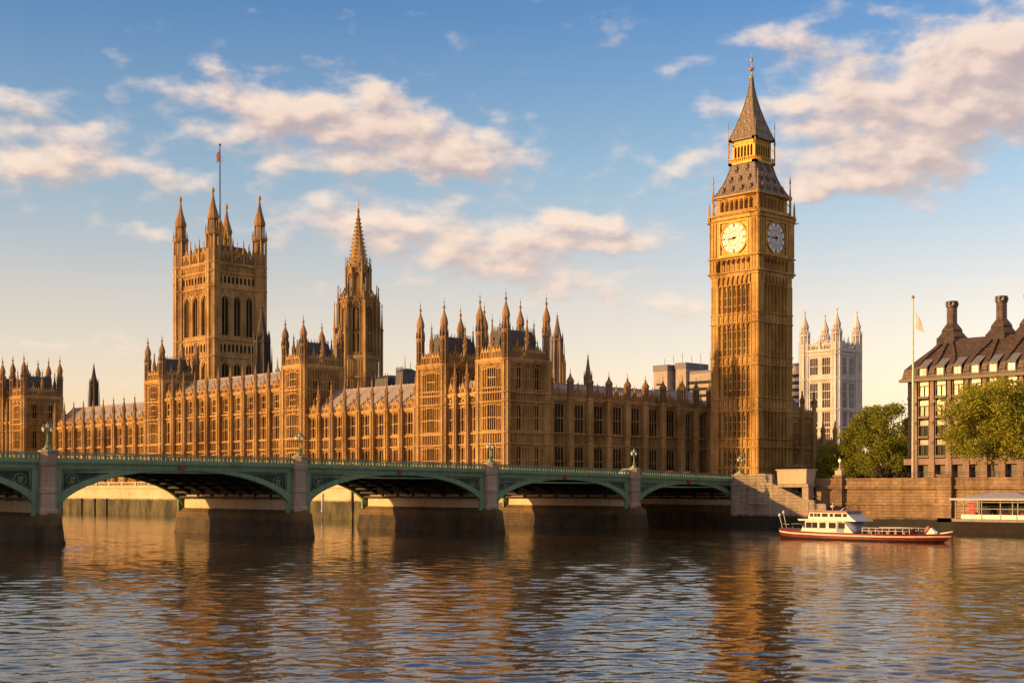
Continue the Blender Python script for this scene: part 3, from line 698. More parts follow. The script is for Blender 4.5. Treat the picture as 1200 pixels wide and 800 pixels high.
        for i in range(n): x = -4.9+i*9.8/n; gm.prism([(x+.06, 73.4), (x+.3, 73.0), (x+.55, 73.4), (x+.3, 73.8)], -K-.2, -K-.1)
        string(mb, -K-.15, K+.15, 74.2, -K-.55, .6, -K+1.4); string(mb, -K-.1, K+.1, 72.95, -K-.4, .25, -K+.2)
        mb.box(-K+.2, K-.2, -K+.4, -K+2, 74.1, 74.6)
        # belfry arcade
        E = 6.15; n = 7; uu = E-1.1; w = 2*uu/n
        mb.box(-E, -uu, -E, -uu, 74.4, 78.6)
        for i in range(n+1): x = -uu+i*w; mb.box(x-.2, x+.2, -E+.1, -E+.6, 74.4, 77.6); mb.box(x-.1, x+.1, -E-.05, -E+.1, 74.4, 78.2)
        for i in range(n): a = -uu+i*w; lancet_head(mb, a+.2, a+w-.2, 76.8, 78.1, -E+.12, -E+.55)
        mb.box(-uu, uu, -E+.1, -E+.7, 78.1, 78.7); mb.box(-uu, uu, -E+.0, -E+.35, 74.4, 75.25)
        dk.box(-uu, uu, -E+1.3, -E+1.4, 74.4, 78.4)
        string(mb, -E-.5, E+.5, 78.9, -E-.8, .6, -E+.6)
        # lower roof with lucarnes
        def rw(z):  # half-width of the lower roof at z
            q = (z-78.9)/(86.3-78.9); return 6.75*(1-q)+3.6*q-.55*sin(pi*q)*(1-.2*q)
        zs = [78.9, 80, 81.5, 83, 84.5, 86.3]
        for a, b_ in zip(zs[:-1], zs[1:]):
            ra, rb = rw(a), rw(b_); lr.add([(-ra, -ra, a), (ra, -ra, a), (rb, -rb, b_), (-rb, -rb, b_)], [(0, 1, 2, 3)])
            lr.tube([(-ra, -ra, a), (-rb, -rb, b_)], .16, 5)
        for z, n in ((79.6, 4), (82.0, 3), (84.3, 2)):
            r0 = rw(z)
            for i in range(n):
                x = (i-(n-1)/2)*(2*r0/(n+.6)); y = -rw(z+.4)
                lr.box(x-.36, x+.36, y-.3, y+1.0, z, z+.75); lr.prism([(x-.46, z+.75), (x+.46, z+.75), (x, z+1.5)], y-.36, y+1.4, 0); gm.tube([(x-.46, y-.37, z+.75), (x, y-.37, z+1.5), (x+.46, y-.37, z+.75)], .06, 4, 1)
                dk.box(x-.22, x+.22, y-.34, y-.2, z+.1, z+.72)
                gm.lathe(x, y-.3, [(.08, z+1.4), (.13, z+1.55), (.03, z+1.8)], 5, 1)
        # gilded lantern
        E = 3.35; gm.box(-4.1, 4.1, -4.1, -3.0, 86.2, 86.7)
        n = 6; w = 2*(E-.5)/n
        gm.box(-E, -E+.6, -E, -E+.6, 86.7, 91.4)
        for i in range(n+1): x = -E+.5+i*w; gm.box(x-.13, x+.13, -E+.02, -E+.35, 86.7, 90.6)
        for i in range(n): a = -E+.5+i*w; lancet_head(gm, a+.13, a+w-.13, 89.4, 90.4, -E+.05, -E+.3)
        gm.box(-E, E, -E+.04, -E+.5, 90.4, 91.5); gm.box(-E+.2, E-.2, -E+.03, -E+.34, 86.7, 87.5)
        for i in range(11): x = -3+i*.6; gm.prism([(x-.2, 90.9), (x, 90.65), (x+.2, 90.9), (x, 91.2)], -E-.06, -E+.04)
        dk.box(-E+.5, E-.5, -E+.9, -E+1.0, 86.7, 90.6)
        for i in range(15): x = -4.0+i*8/14; gm.box(x-.06, x+.06, -4.08, -3.95, 86.7, 87.5)
        gm.box(-4.08, 4.08, -4.1, -3.95, 87.45, 87.6)
        rf.box(-4.1, 4.1, -4.1, -3.0, 91.5, 91.9)
        def sw(z): q = (z-91.9)/(106-91.9); return 3.75*(1-q)**1.6+.25
        zs = [91.9, 93, 94.5, 96.5, 99, 102, 104, 106]
        for a, b_ in zip(zs[:-1], zs[1:]):
            ra, rb = sw(a), sw(b_); rf.add([(-ra, -ra, a), (ra, -ra, a), (rb, -rb, b_), (-rb, -rb, b_)], [(0, 1, 2, 3)])
            rf.tube([(-ra, -ra, a), (-rb, -rb, b_)], .13, 5)
        for z, n in ((93.2, 3), (95.4, 3), (97.6, 2), (100.2, 1)):
            for i in range(n):
                r0 = sw(z); x = (i-(n-1)/2)*(2*r0/(n+.4)); y = -sw(z+.2)
                gm.box(x-.17, x+.17, y-.2, y+.5, z, z+.28, 1); gm.prism([(x-.24, z+.28), (x+.24, z+.28), (x, z+.66)], y-.25, y+.7, 1)
        for i in range(9): z = 93+i*1.35; r0 = sw(z); gm.lathe(-r0, -r0, [(.05, z-.05), (.13, z+.1), (.03, z+.3)], 5)
        # slender corner pinnacles
        for (cx_, z0, z1, rr) in ((K-.6, 74.2, 84.0, .3), (4.0, 86.7, 96.0, .15)):
            mb.lathe(-cx_, -cx_, [(rr, z0), (rr, z0+(z1-z0)*.42), (rr*1.7, z0+(z1-z0)*.45), (rr*1.7, z0+(z1-z0)*.5), (rr*.8, z0+(z1-z0)*.53), (rr*.35, z0+(z1-z0)*.8), (rr*.8, z0+(z1-z0)*.83), (.03, z1)], 6)
            mb.tube([(-cx_, -cx_, z0+(z1-z0)*.25), (-cx_+1.0, -cx_+1.0, z0+(z1-z0)*.42)], rr*.35, 4)
        mb.lathe(-K-.1, -K-.1, [(.15, 72.7), (.5, 73.2), (.5, 74.0), (.3, 74.3), (.24, 76.5), (.05, 78.0)], 6)
        mb.tube([(-K, -K, 72.6), (-K-.9, -K-.9, 72.8)], .2, 5, r2=.1)
    for b_ in (mb, gm, rf, dk, lr): b_.at()
    mb.box(-5.2, 5.2, -5.2, 5.2, 74, 78.9); mb.box(-6.3, 6.3, -6.3, 6.3, 60, 74.3)
    gm.box(-2.8, 2.8, -2.8, 2.8, 86, 91.6, 1)
    gm.lathe(0, 0, [(.35, 105.6), (.55, 105.9), (.55, 106.2), (.2, 106.5), (.14, 107.3), (.42, 107.7), (.42, 108.0), (.14, 108.3), (.1, 109.3), (.3, 109.6), (.38, 109.9), (.3, 110.2), (.08, 110.5), (.04, 111.4)], 8)
    for a in range(4): gm.tube([(0, 0, 107.2), (.9*cos(a*pi/2), .9*sin(a*pi/2), 107.9), (.9*cos(a*pi/2), .9*sin(a*pi/2), 108.8)], .07, 4)
    for b_ in (mb, gm, rf, dk, lr): b_.v = [(x, y, z if z < 78.5 else z+(z-78.5)*.105) for x, y, z in b_.v]
    mb.build('shaft', 'tower_stone', t, off); rf.build('spire', 'cast_iron_roof', t, off); lr.build('roof', 'cast_iron_roof', t, off); gm.build('gilding', ['gold', 'gilt_stone'], t, off); dk.build('dark_backing', 'leaded_glass', t, off)  # dark sheets paint the shade inside belfry, lucarne and lantern openings
    sm_ = {}
    for rot, c, z0, z1 in slits:
        k_ = round(z1-z0, 2)
        if k_ not in sm_: q = MB(); q.box(-.19, .19, -H+.49, -H+.54, 0, z1-z0); sm_[k_] = q.mesh('window', 'leaded_glass')
        put('window', sm_[k_], t, (cos(rot)*c, sin(rot)*c, z0-B), rot)
    # dials, built flat in (x, z), on all four sides; hands at a quarter to nine
    for k in range(4):
        rot = k*pi/2; K = 7.3
        f = MB(); f.prism([(3.75*cos(a*pi/24), 68.35+3.75*sin(a*pi/24)) for a in range(48)], -K+.1, -K+.29)
        d = f.build('clock_face', 'clock_opal', t, off, rot)
        g = MB()
        def ring(r0, r1, y0, y1, m=0):
            n = 48
            for a in range(n):
                a0, a1 = 2*pi*a/n, 2*pi*(a+1)/n
                g.prism([(r0*cos(a0), 68.35+r0*sin(a0)), (r1*cos(a0), 68.35+r1*sin(a0)), (r1*cos(a1), 68.35+r1*sin(a1)), (r0*cos(a1), 68.35+r0*sin(a1))], y0, y1, m)
        ring(3.72, 3.98, -K-.06, -K+.3, 1); ring(3.58, 3.72, -K-.02, -K+.16); ring(2.62, 2.68, -K+.05, -K+.12); ring(1.72, 1.80, -K+.05, -K+.12)
        for h in range(12):
            a = h*pi/6; c, s_ = cos(a), sin(a)
            def bar(r0, r1, w0, w1, da=0):
                aa = a+da; c_, n_ = cos(aa), sin(aa)
                g.prism([(r0*c_+w0*n_, 68.35+r0*n_-w0*c_), (r1*c_+w1*n_, 68.35+r1*n_-w1*c_), (r1*c_-w1*n_, 68.35+r1*n_+w1*c_), (r0*c_-w0*n_, 68.35+r0*n_+w0*c_)], -K+.04, -K+.12)
            bar(2.75, 3.5, .07, .07)
            if h % 3 == 0: bar(2.75, 3.5, .06, .06, .06); bar(2.75, 3.5, .06, .06, -.06)
            elif h % 2: bar(2.75, 3.5, .05, .05, .06)
            bar(1.8, 2.62, .035, .035); bar(1.75, 2.65, .03, .03, pi/12); bar(.45, 1.72, .03, .03, pi/12)
        g.build('numeral_ring', ['black_iron', 'gold'], d)
        for nm_, ang, ln, w in (('minute_hand', radians(-90), 3.3, .13), ('hour_hand', radians(-97.5), 2.0, .22)):
            m_ = MB(); ux, uz = sin(ang), cos(ang)
            m_.prism([(-.6*ux+w*uz, 68.35-.6*uz-w*ux), (-.6*ux-w*uz, 68.35-.6*uz+w*ux), (ln*ux, 68.35+ln*uz)][::-1], -K-.06, -K-.01)
            m_.prism([(.3*cos(a*pi/5), 68.35+.3*sin(a*pi/5)) for a in range(10)], -K-.1, -K-.02)
            m_.build(nm_, 'black_iron', d)
    dr = MB(); dr.prism([(-.9, B), (.9, B), (.9, 11.2), (.5, 12.0), (0, 12.4), (-.5, 12.0), (-.9, 11.2)], -7.12, -6.4); dr.box(-1.15, -.9, -7.2, -6.5, B, 11.5); dr.box(.9, 1.15, -7.2, -6.5, B, 11.5)
    dr.build('door', 'black_iron', t, (0, 0, -B))
clock_tower()

# low buildings at the clock tower's foot on its far side
def foot_block():
    B = 8.3
    t = thing('gatehouse', 'shaded low gothic gatehouse block stepping down behind the clock tower', 'building', (-208, 296, B)); off = (0, 0, -B)
    mb = MB()
    for (x0, x1, y0, y1, z1, nb) in ((-214, -201.5, 290, 300.5, 25.5, 2), (-212, -202.5, 300.5, 311.5, 18.5, 2)):
        mb.at(208, -296, 0); mb.box(x0, x1-.6, y0, y1-.5, B, z1)
        mb.at(208+x1, -296, 0, pi/2); skin(mb, y0, y1, B, z1, [(y0+(i+.5)*(y1-y0)/nb, 1.8) for i in range(nb)], [(10.5, 16.2)]+([(19, 24)] if z1 > 20 else []))
        for z in (17.6, z1): string(mb, y0, y1, z)
        parapet(mb, y0, y1, z1, 1.1, .9)
        for i in range(nb+1): mb.lathe(y0+i*(y1-y0)/nb, -.2, [(.6, B), (.6, z1+1)], 8); pinnacle(mb, y0+i*(y1-y0)/nb, -.2, z1+1, 6.0, .55, n=8)
        if nb: gablet(mb, (y0+y1)/2, 2.6, z1+.6, 3.6)
    mb.at(); mb.build('wall', 'honey_stone', t, off)
    rf = MB(); rf.at(208, -296, 0); rf.add([(-213, 290.3, 25.5), (-203, 290.3, 25.5), (-208, 290.3, 31), (-213, 300.3, 25.5), (-203, 300.3, 25.5), (-208, 300.3, 31)], [(0, 1, 2), (1, 4, 5, 2), (3, 0, 2, 5), (4, 3, 5)])
    rf.build('roof', 'slate', t, off)
    for i in range(2):
        put_window(t, window_mesh(1.8, 5.7, 3, 1, 'honey_stone'), (-201.5+208-.08, 290+(i+.5)*5.25-296, 10.5-B), pi/2); put_window(t, window_mesh(1.8, 5.0, 3, 1, 'honey_stone'), (-201.5+208-.08, 290+(i+.5)*5.25-296, 19-B), pi/2)
        put_window(t, window_mesh(1.8, 5.7, 3, 1, 'honey_stone'), (-202.5+208-.08, 300.5+(i+.5)*5.5-296, 10.5-B), pi/2)
foot_block()

# ------------------------------------------------------------------ great square tower with flagpole, and the pale tower like it
def square_tower(label, name, X1, Y0, W, D, B, lv, stonem, r, gold=True, roofm='slate', arches=3, cat='gothic tower'):
    """lv: dict of heights. north-east corner turret centre at (X1, Y0)"""
    t = thing(name, label, cat, (X1-W/2, Y0+D/2, B)); off = (0, 0, -B)
    mb = MB(); wm = {}
    core = lv['corn']
    mb.box(-W/2+.3, W/2-.3, -D/2+.3, D/2-.3, B, core)
    wins = []
    for k, (w, d) in enumerate(((W, D), (D, W), (W, D), (D, W))):
        rot = k*pi/2; hd = d/2+.6; mb.at(sin(rot)*hd, -cos(rot)*hd, 0, rot); u = w/2-r*.85
        n = arches; cw = 2*u/n
        zs = B
        for (kind, a, b_) in lv['rows']:
            if a > zs: mb.box(-u, u, .14, .9, zs, a); ribs(mb, -u, u, zs, a, du=1.1, dz=2.2, t=.2)
            if kind == 'arch':
                ww = cw*.58
                x = -u
                for i in range(n):
                    c = -u+(i+.5)*cw; mb.box(x, c-ww/2, .14, .9, a, b_); ribs(mb, x, c-ww/2, a, b_, du=1.0, dz=3.0, t=.2); lancet_head(mb, c-ww/2, c+ww/2, b_-ww*1.05, b_, .2, .9); x = c+ww/2
                    wins.append((k, c, ww, a, b_, hd, rot, 2))
                    for s_ in (-1, 1): mb.box(c+s_*(ww/2+.2)-.2, c+s_*(ww/2+.2)+.2, -.12, .14, a, b_)
                    gablet(mb, c, ww*1.5, b_-ww*.4, ww*1.3, -.1)
                mb.box(x, u, .14, .9, a, b_); ribs(mb, x, u, a, b_, du=1.0, dz=3.0, t=.2)
            elif kind == 'row':
                m_ = n*3; c2 = 2*u/m_; x = -u
                for i in range(m_):
                    c = -u+(i+.5)*c2; mb.box(x, c-c2*.31, .14, .9, a, b_); lancet_head(mb, c-c2*.31, c+c2*.31, b_-c2*.5, b_, .16, .9); x = c+c2*.31
                    if i % 3 == 0: mb.box(c-c2*.5-.12, c-c2*.5+.12, -.1, .14, a, b_)
                mb.box(x, u, .14, .9, a, b_)
                wins.append((k, 0, 2*u, a, b_, hd, rot, 0))
            elif kind == 'win':
                ww = cw*.66; x = -u
                for i in range(n):
                    c = -u+(i+.5)*cw; mb.box(x, c-ww/2, .14, .9, a, b_); ribs(mb, x, c-ww/2, a, b_, du=1.0); x = c+ww/2; wins.append((k, c, ww, a, b_, hd, rot, 4))
                mb.box(x, u, .14, .9, a, b_); ribs(mb, x, u, a, b_, du=1.0)
            zs = b_
        mb.box(-u, u, .14, .9, zs, core); ribs(mb, -u, u, zs, core, du=1.1, t=.2)
        for s_ in lv['strings']: string(mb, -w/2, w/2, s_, -.55, .6)
        for a, b_ in lv.get('bands', ()): band(mb, -u, u, a, b_, -.14, .14)
        string(mb, -w/2, w/2, core, -.9, .9)
        # tall pierced parapet with gables
        ph = lv['par']-core
        parapet(mb, -u, u, core+.2, ph*.55, 1.3, -.1)
        for i in range(n): gablet(mb, -u+(i+.5)*cw, cw*.62, core+ph*.3, ph*.85, -.2)
        for i in range(n+1): pinnacle(mb, -u+i*cw, -.1, core, ph*1.55, .5, n=4)
    mb.at(); mb.build('wall', stonem, t, off)
    for (k, c, ww, a, b_, hd, rot, lights) in wins:
        if k > 1: continue
        if lights == 0:
            key = ('p', ww, b_-a)
            if key not in wm: p = MB(); p.box(-ww/2, ww/2, .6, .66, 0, b_-a); wm[key] = p.mesh('window', 'leaded_glass')
            put('window', wm[key], t, (sin(rot)*hd+cos(rot)*c, -cos(rot)*hd+sin(rot)*c, a-B), rot)
        else:
            ms = window_mesh(ww, b_-a, lights, 2 if b_-a > 8 and lights > 2 else 0 if lights == 2 else 1, stonem, dep=.75)
            put_window(t, ms, (sin(rot)*(hd-.12)+cos(rot)*c, -cos(rot)*(hd-.12)+sin(rot)*c, a-B), rot)
    # corner turrets
    tb = MB(); par, tip = lv['corn'], lv['tip']; Ht = tip-par; z0 = 0; b = par-B
    tb.lathe(0, 0, [(r*.93, 0), (r*.93, b)], 8)
    for i in range(8): a = pi/8+pi/4*i; tb.lathe(r*.95*cos(a), r*.95*sin(a), [(.3, 0), (.3, b+.40*Ht)], 4, 0, False, a)
    z = 3.0
    while z < b: tb.lathe(0, 0, [(r*1.0, z-.16), (r*1.0, z+.16)], 8); z += 2.6
    for s_ in lv['strings']+[core]: tb.lathe(0, 0, [(r, s_-B-.6), (r*1.14, s_-B-.1), (r*1.14, s_-B+.2), (r, s_-B+.3)], 8)
    i0_ = len(tb.mi)
    tb.lathe(0, 0, [(r*.62, b), (r*.62, b+.36*Ht)], 8)
    tb.lathe(0, 0, [(r*1.0, b+.0*Ht), (r*1.0, b+.17*Ht), (r*.6, b+.17*Ht)], 8); tb.lathe(0, 0, [(r*1.0, b+.35*Ht), (r*1.15, b+.37*Ht), (r*1.15, b+.40*Ht), (r*.72, b+.41*Ht), (r*.4, b+.41*Ht), (r*.4, b+.56*Ht), (r*.78, b+.56*Ht), (r*.85, b+.58*Ht), (r*.85, b+.61*Ht), (r*.76, b+.63*Ht), (r*.58, b+.69*Ht), (r*.36, b+.76*Ht), (r*.22, b+.83*Ht), (r*.12, b+.89*Ht), (r*.08, b+.91*Ht)], 8)
    for i in range(8):
        a = pi/8+pi/4*i
        tb.lathe(r*.68*cos(a), r*.68*sin(a), [(.2, b+.41*Ht), (.2, b+.56*Ht)], 4); tb.lathe(r*1.02*cos(a), r*1.02*sin(a), [(.2, b+.38*Ht), (.16, b+.44*Ht), (.02, b+.51*Ht)], 4)
    tb.mi[i0_:] = [1]*(len(tb.mi)-i0_); tm = tb.mesh('turret', [stonem, 'weathered_stone' if gold else stonem])
    fb = MB(); fb.lathe(0, 0, [(r*.08, b+.90*Ht), (r*.2, b+.92*Ht), (r*.24, b+.945*Ht), (r*.16, b+.965*Ht), (r*.05, b+.975*Ht), (.03, b+Ht)], 8); fm = fb.mesh('finial', 'gold' if gold else stonem)
    for sx in (-1, 1):
        for sy in (-1, 1): o = put('turret', tm, t, (sx*W/2, sy*D/2, 0)); put('finial', fm, o)
    rf = MB(); rr = lv['par']+.8
    rf.frus(-W/2+1.5, W/2-1.5, -D/2+1.5, D/2-1.5, core, -W/2+4, W/2-4, -D/2+4, D/2-4, rr); rf.build('roof', roofm, t, off)
    return t
V = square_tower('huge square gothic tower with four gold-tipped turrets and a tall flagpole', 'gothic_tower', -466.8+.0, 291, 23.8, 21.2, 8.3,
    dict(corn=94.6, par=101.5, tip=123.8, rows=[('arch', 42, 56.3), ('row', 60.4, 63.6), ('arch', 66.8, 82.2), ('row', 87.0, 89.8)], strings=[58.6, 65.4, 85.2, 91.2], bands=[(83.0, 84.8), (91.8, 94.0)]), 'honey_stone', 2.75)
def flagpole_crown():
    B = 8.3
    p = MB()
    for a in range(8):
        an = a*pi/4; p.tube([(3.2*cos(an), 3.2*sin(an), 102.5), (3.0*cos(an), 3.0*sin(an), 106), (.5*cos(an), .5*sin(an), 113)], .28, 5); p.lathe(3.2*cos(an), 3.2*sin(an), [(.4, 102), (.4, 106), (.6, 106.3), (.05, 109.5)], 6)
    p.lathe(0, 0, [(3.0, 102), (3.0, 103), (1.0, 104), (.6, 112), (.9, 113), (.5, 114)], 8)
    p.build('gilt_crown', 'gold', V, (0, 0, -B))
    q = MB(); q.tube([(0, 0, 102), (0, 0, 143)], .38, 8, 0, .18); q.lathe(0, 0, [(.2, 143), (.5, 143.4), (.2, 143.9)], 8)
    for k in (0, 1): q.tube([(0, 0, 138-k*1.5), (1.3, .3, 138.6-k*1.5)], .09, 4)
    q.tube([(0, 0, 142), (2.2, -1.5, 108)], .05, 3)
    q.build('flagpole', 'iron', V, (0, 0, -B))
    f = MB(); rows = []
    for i in range(7):
        rows.append([(-.1-.35*j-.05*sin(i), -.25*j, 141.0-i*.65-.25*j+.15*sin(j*2+i)) for j in range(4)])
    f.sheet(rows, 0, True); f.sheet([[(x, y-.06, z) for x, y, z in r] for r in rows], 0, True)
    f.build('flag', 'red_paint', V, (0, 0, -B))
flagpole_crown()
square_tower('pale white stone gothic tower with four turrets behind the trees', 'gothic_tower', -322.3, 497.5, 15.6, 15.0, 8.3,
    dict(corn=65.0, par=69.0, tip=82.5, rows=[('win', 26, 39.5), ('win', 41.2, 51.5), ('win', 55, 62.0)], strings=[33.0, 40.3, 53.2, 63.4], bands=[(52.0, 53.0)]), 'pale_stone', 2.1, gold=False, arches=2, roofm='lead_roof')

# ------------------------------------------------------------------ octagonal central spire and the small dark ventilator spires
def central_spire():
    B = 30; t = thing('central_spire', 'slender octagonal stone lantern and spire rising behind the river front', 'spire', (-368.3, 285, B)); off = (0, 0, -B)
    mb = MB(); dk = MB()
    mb.lathe(0, 0, [(6.7, 30), (6.7, 50.5)], 8); mb.lathe(0, 0, [(7.0, 49.6), (7.4, 50.2), (7.4, 50.9), (6.7, 51.2)], 8); mb.lathe(0, 0, [(7.0, 43.6), (7.2, 43.9), (7.2, 44.3), (6.7, 44.5)], 8)
    mb.lathe(0, 0, [(4.9, 50), (4.9, 70)], 8)
    def octface(R, fn):
        for k in range(8): mb.at(0, 0, 0, k*pi/4); dk.at(0, 0, 0, k*pi/4); fn(R*cos(pi/8), R*sin(pi/8))
        mb.at(); dk.at()
    def low(d, h):
        mb.box(-h, -h*.5, -d, -d+.9, 50.5, 68.6); mb.box(h*.5, h, -d, -d+.9, 50.5, 68.6); lancet_head(mb, -h*.5, h*.5, 64.6, 67.2, -d+.1, -d+.8); [mb.box(x_*h-.1, x_*h+.1, -d-.22, -d, 50.5, 68.6) for x_ in (-.95, -.72, -.5, .5, .72, .95)]; [mb.box(x_*h-.08, x_*h+.08, -d+.1, -d+.5, 50.5, 66) for x_ in (-.25, .25)]; mb.box(-h, h, -d, -d+.8, 67.2, 69.2)
        mb.box(-.14, .14, -d+.1, -d+.6, 50.5, 66.8); mb.box(-h*.62, h*.62, -d+.15, -d+.5, 58.3, 58.8); mb.box(-h*.62, h*.62, -d, -d+.7, 50.5, 52.2)
        dk.box(-h*.62, h*.62, -d+1.0, -d+1.1, 52, 66.9)
        parapet(mb, -h, h, 69.0, 1.2, .7, -d-.1); gablet(mb, 0, h*1.3, 67.4, 4.2, -d-.25)
    octface(6.3, low)
    def base(d, h): ribs(mb, -h, h, 32, 49.5, -d-.12, -d, .8, 2.8, t=.2)
    octface(6.75, base)
    def mid(d, h):
        mb.box(-h, -h*.55, -d, -d+.6, 69, 80.0); mb.box(h*.55, h, -d, -d+.6, 69, 80); lancet_head(mb, -h*.55, h*.55, 76.6, 78.6, -d+.05, -d+.55); mb.box(-h, h, -d, -d+.6, 78.6, 80.2); mb.box(-.1, .1, -d+.1, -d+.4, 70, 78)
        mb.box(-h, h, -d, -d+.5, 69, 70.6); gablet(mb, 0, h*1.5, 79, 4.0, -d-.2)
    octface(3.9, mid)
    mb.lathe(0, 0, [(1.0, 69), (1.0, 80)], 8)
    mb.lathe(0, 0, [(3.7, 80), (3.7, 80.6), (3.2, 81.6), (1.9, 88), (.9, 94), (.3, 98.6), (.55, 99), (.3, 99.4)], 8)
    for k in range(8):
        a = pi/8+k*pi/4
        for i in range(12): z = 82+i*1.3; q = (z-81.6)/17; r = 3.2*(1-q)**1.05+.3; mb.lathe(r*cos(a), r*sin(a), [(.08, z-.1), (.25, z+.15), (.05, z+.4)], 4)
        for (R, z0, z1, w) in ((6.9, 50.5, 74.5, .5), (8.1, 38, 69.0, .42), (4.3, 69, 84, .3)):
            x, y = R*cos(a), R*sin(a); zz = z1-(z1-z0)*.3
            mb.lathe(x, y, [(w, z0), (w, zz), (w*1.4, zz+.2), (w*1.4, zz+.6), (w*.85, zz+.8), (w*.3, z1-1.2), (w*.6, z1-1.0), (.04, z1)], 4, 0, False, a)
        mb.tube([(8.0*cos(a), 8.0*sin(a), 58), (6.4*cos(a), 6.4*sin(a), 62)], .25, 4); mb.tube([(6.8*cos(a), 6.8*sin(a), 69), (4.2*cos(a), 4.2*sin(a), 74)], .22, 4)
    mb.build('lantern', 'spire_stone', t, off); dk.build('window', 'leaded_glass', t, off)
    f = MB(); f.lathe(0, 0, [(.2, 99.2), (.45, 99.7), (.15, 100.2), (.1, 103)], 6); f.box(-.7, .7, -.1, .1, 101.4, 101.75); f.build('finial', 'gold', t, off)
central_spire()
def dark_spire(label, x, y, B, z1, tip, r, m='black_stone', n=8, sub=True, name='ventilator_spire'):
    t = thing(name, label, 'spire', (x, y, B)); mb = MB(); h = z1-B; H = tip-z1
    mb.lathe(0, 0, [(r*.9, 0), (r*.9, h), (r*1.12, h+.1), (r*1.12, h+.5)], n)
    for k in range(n):
        a = pi/n+2*pi*k/n; mb.lathe(r*.95*cos(a), r*.95*sin(a), [(r*.13, 0), (r*.13, h+H*.12), (.03, h+H*.32)], 4, 0, False, a)
        if sub: mb.lathe(r*1.25*cos(a), r*1.25*sin(a), [(r*.09, 0), (r*.09, h*.75), (.03, h*.98)], 4)
    for q in (.3, .6): mb.lathe(0, 0, [(r, h*q-.2), (r*1.05, h*q), (r, h*q+.2)], n)
    mb.build('shaft', m, t)
    s = MB(); s.lathe(0, 0, [(r*.95, h+.4), (r*.8, h+.12*H), (r*.62, h+.3*H), (r*.36, h+.55*H), (r*.2, h+.76*H), (r*.1, h+.86*H), (r*.22, h+.88*H), (.05, h+.9*H), (.04, h+H)], n); s.build('spire_cap', m, t)
    return t
from math import asin
def _fx(px, Y): return -Y*tan(TH+atan((600-px)/1640.0))
def _fz(py, X, Y): return CAM_H+(573-py)*(-X*sin(TH)+Y*cos(TH))/1640.0
def bg(px, Y): return _fx(px, Y), Y
x, y = bg(307, 268); dark_spire('black shade-coloured spire standing against the flank of the great square tower', x, y, 28, _fz(402, x, y), _fz(355, x, y), 2.7)  # slate-dark spire; its shade is also put into the stone colour
x, y = bg(110, 262); dark_spire('small dark lantern spire above the far low wing at left', x, y, 26, _fz(452, x, y), _fz(424, x, y), 1.7)
x, y = bg(653, 262); dark_spire('dark pinnacled ventilator rising behind the nearest palace tower', x, y, 26, _fz(400, x, y), _fz(366, x, y), 1.6, 'dark_stone')
x, y = bg(659, 262.5); dark_spire('shorter brown stone shaft beside the dark pinnacled ventilator', x, y, 26, _fz(428, x, y), _fz(404, x, y), .9, 'honey_stone', 6, False)
x, y = bg(689, 262); dark_spire('plain needle spire above the shaded side wing roof', x, y, 26, _fz(444, x, y), _fz(413, x, y), 1.1, 'dark_stone', 8, False)
x, y = bg(325, 262); dark_spire('tiny pale grey spirelet between the black spire and the middle palace tower', x, y, 26, _fz(438, x, y), _fz(417, x, y), .8, 'lead_roof', 8, False)
x, y = bg(228, 240); dark_spire('dark pinnacle turret in front of the great square tower', x, y, 26, _fz(424, x, y), _fz(396, x, y), .8, 'dark_stone', 8, False)
def dark_roofs():
    for px, pw, y0, y1, lab in ((456, 22, 446, 437, 'long dark lead roof seen above the low wing, right of the stone spire'), (477, 13, 446, 429, 'dark boxy roof turret with two thin spikes beside the corner towers')):
        X, Y = bg(px, 275); d = -X*sin(TH)+Y*cos(TH); w = pw*d/1640*1.2; z0 = 26; z1 = _fz(y1+3, X, Y)
        t = thing('roof_turret', lab, 'roof', (X, Y, z0)); mb = MB()
        mb.frus(-w/2, w/2, -4, 4, 0, -w/2+.4, w/2-.4, -3, 3, z1-z0-1); mb.frus(-w/2+.3, w/2-.3, -3, 3, z1-z0-1, -w/4, w/4, -1, 1, z1-z0)
        for k in range(6): mb.lathe(-w/2+.5+k*(w-1)/5, -3, [(.15, z1-z0-1.2), (.15, z1-z0-.2), (.03, z1-z0+.6)], 4)
        mb.build('roof', 'slate', t)
        if pw < 20:
            s = MB(); s.lathe(-1, 0, [(.25, z1-z0-1), (.15, z1-z0+1), (.03, z1-z0+4.5)], 5); s.lathe(1.6, 0, [(.2, z1-z0-1), (.12, z1-z0+.6), (.03, z1-z0+2.2)], 5); s.build('spike', 'iron', t)
dark_roofs()
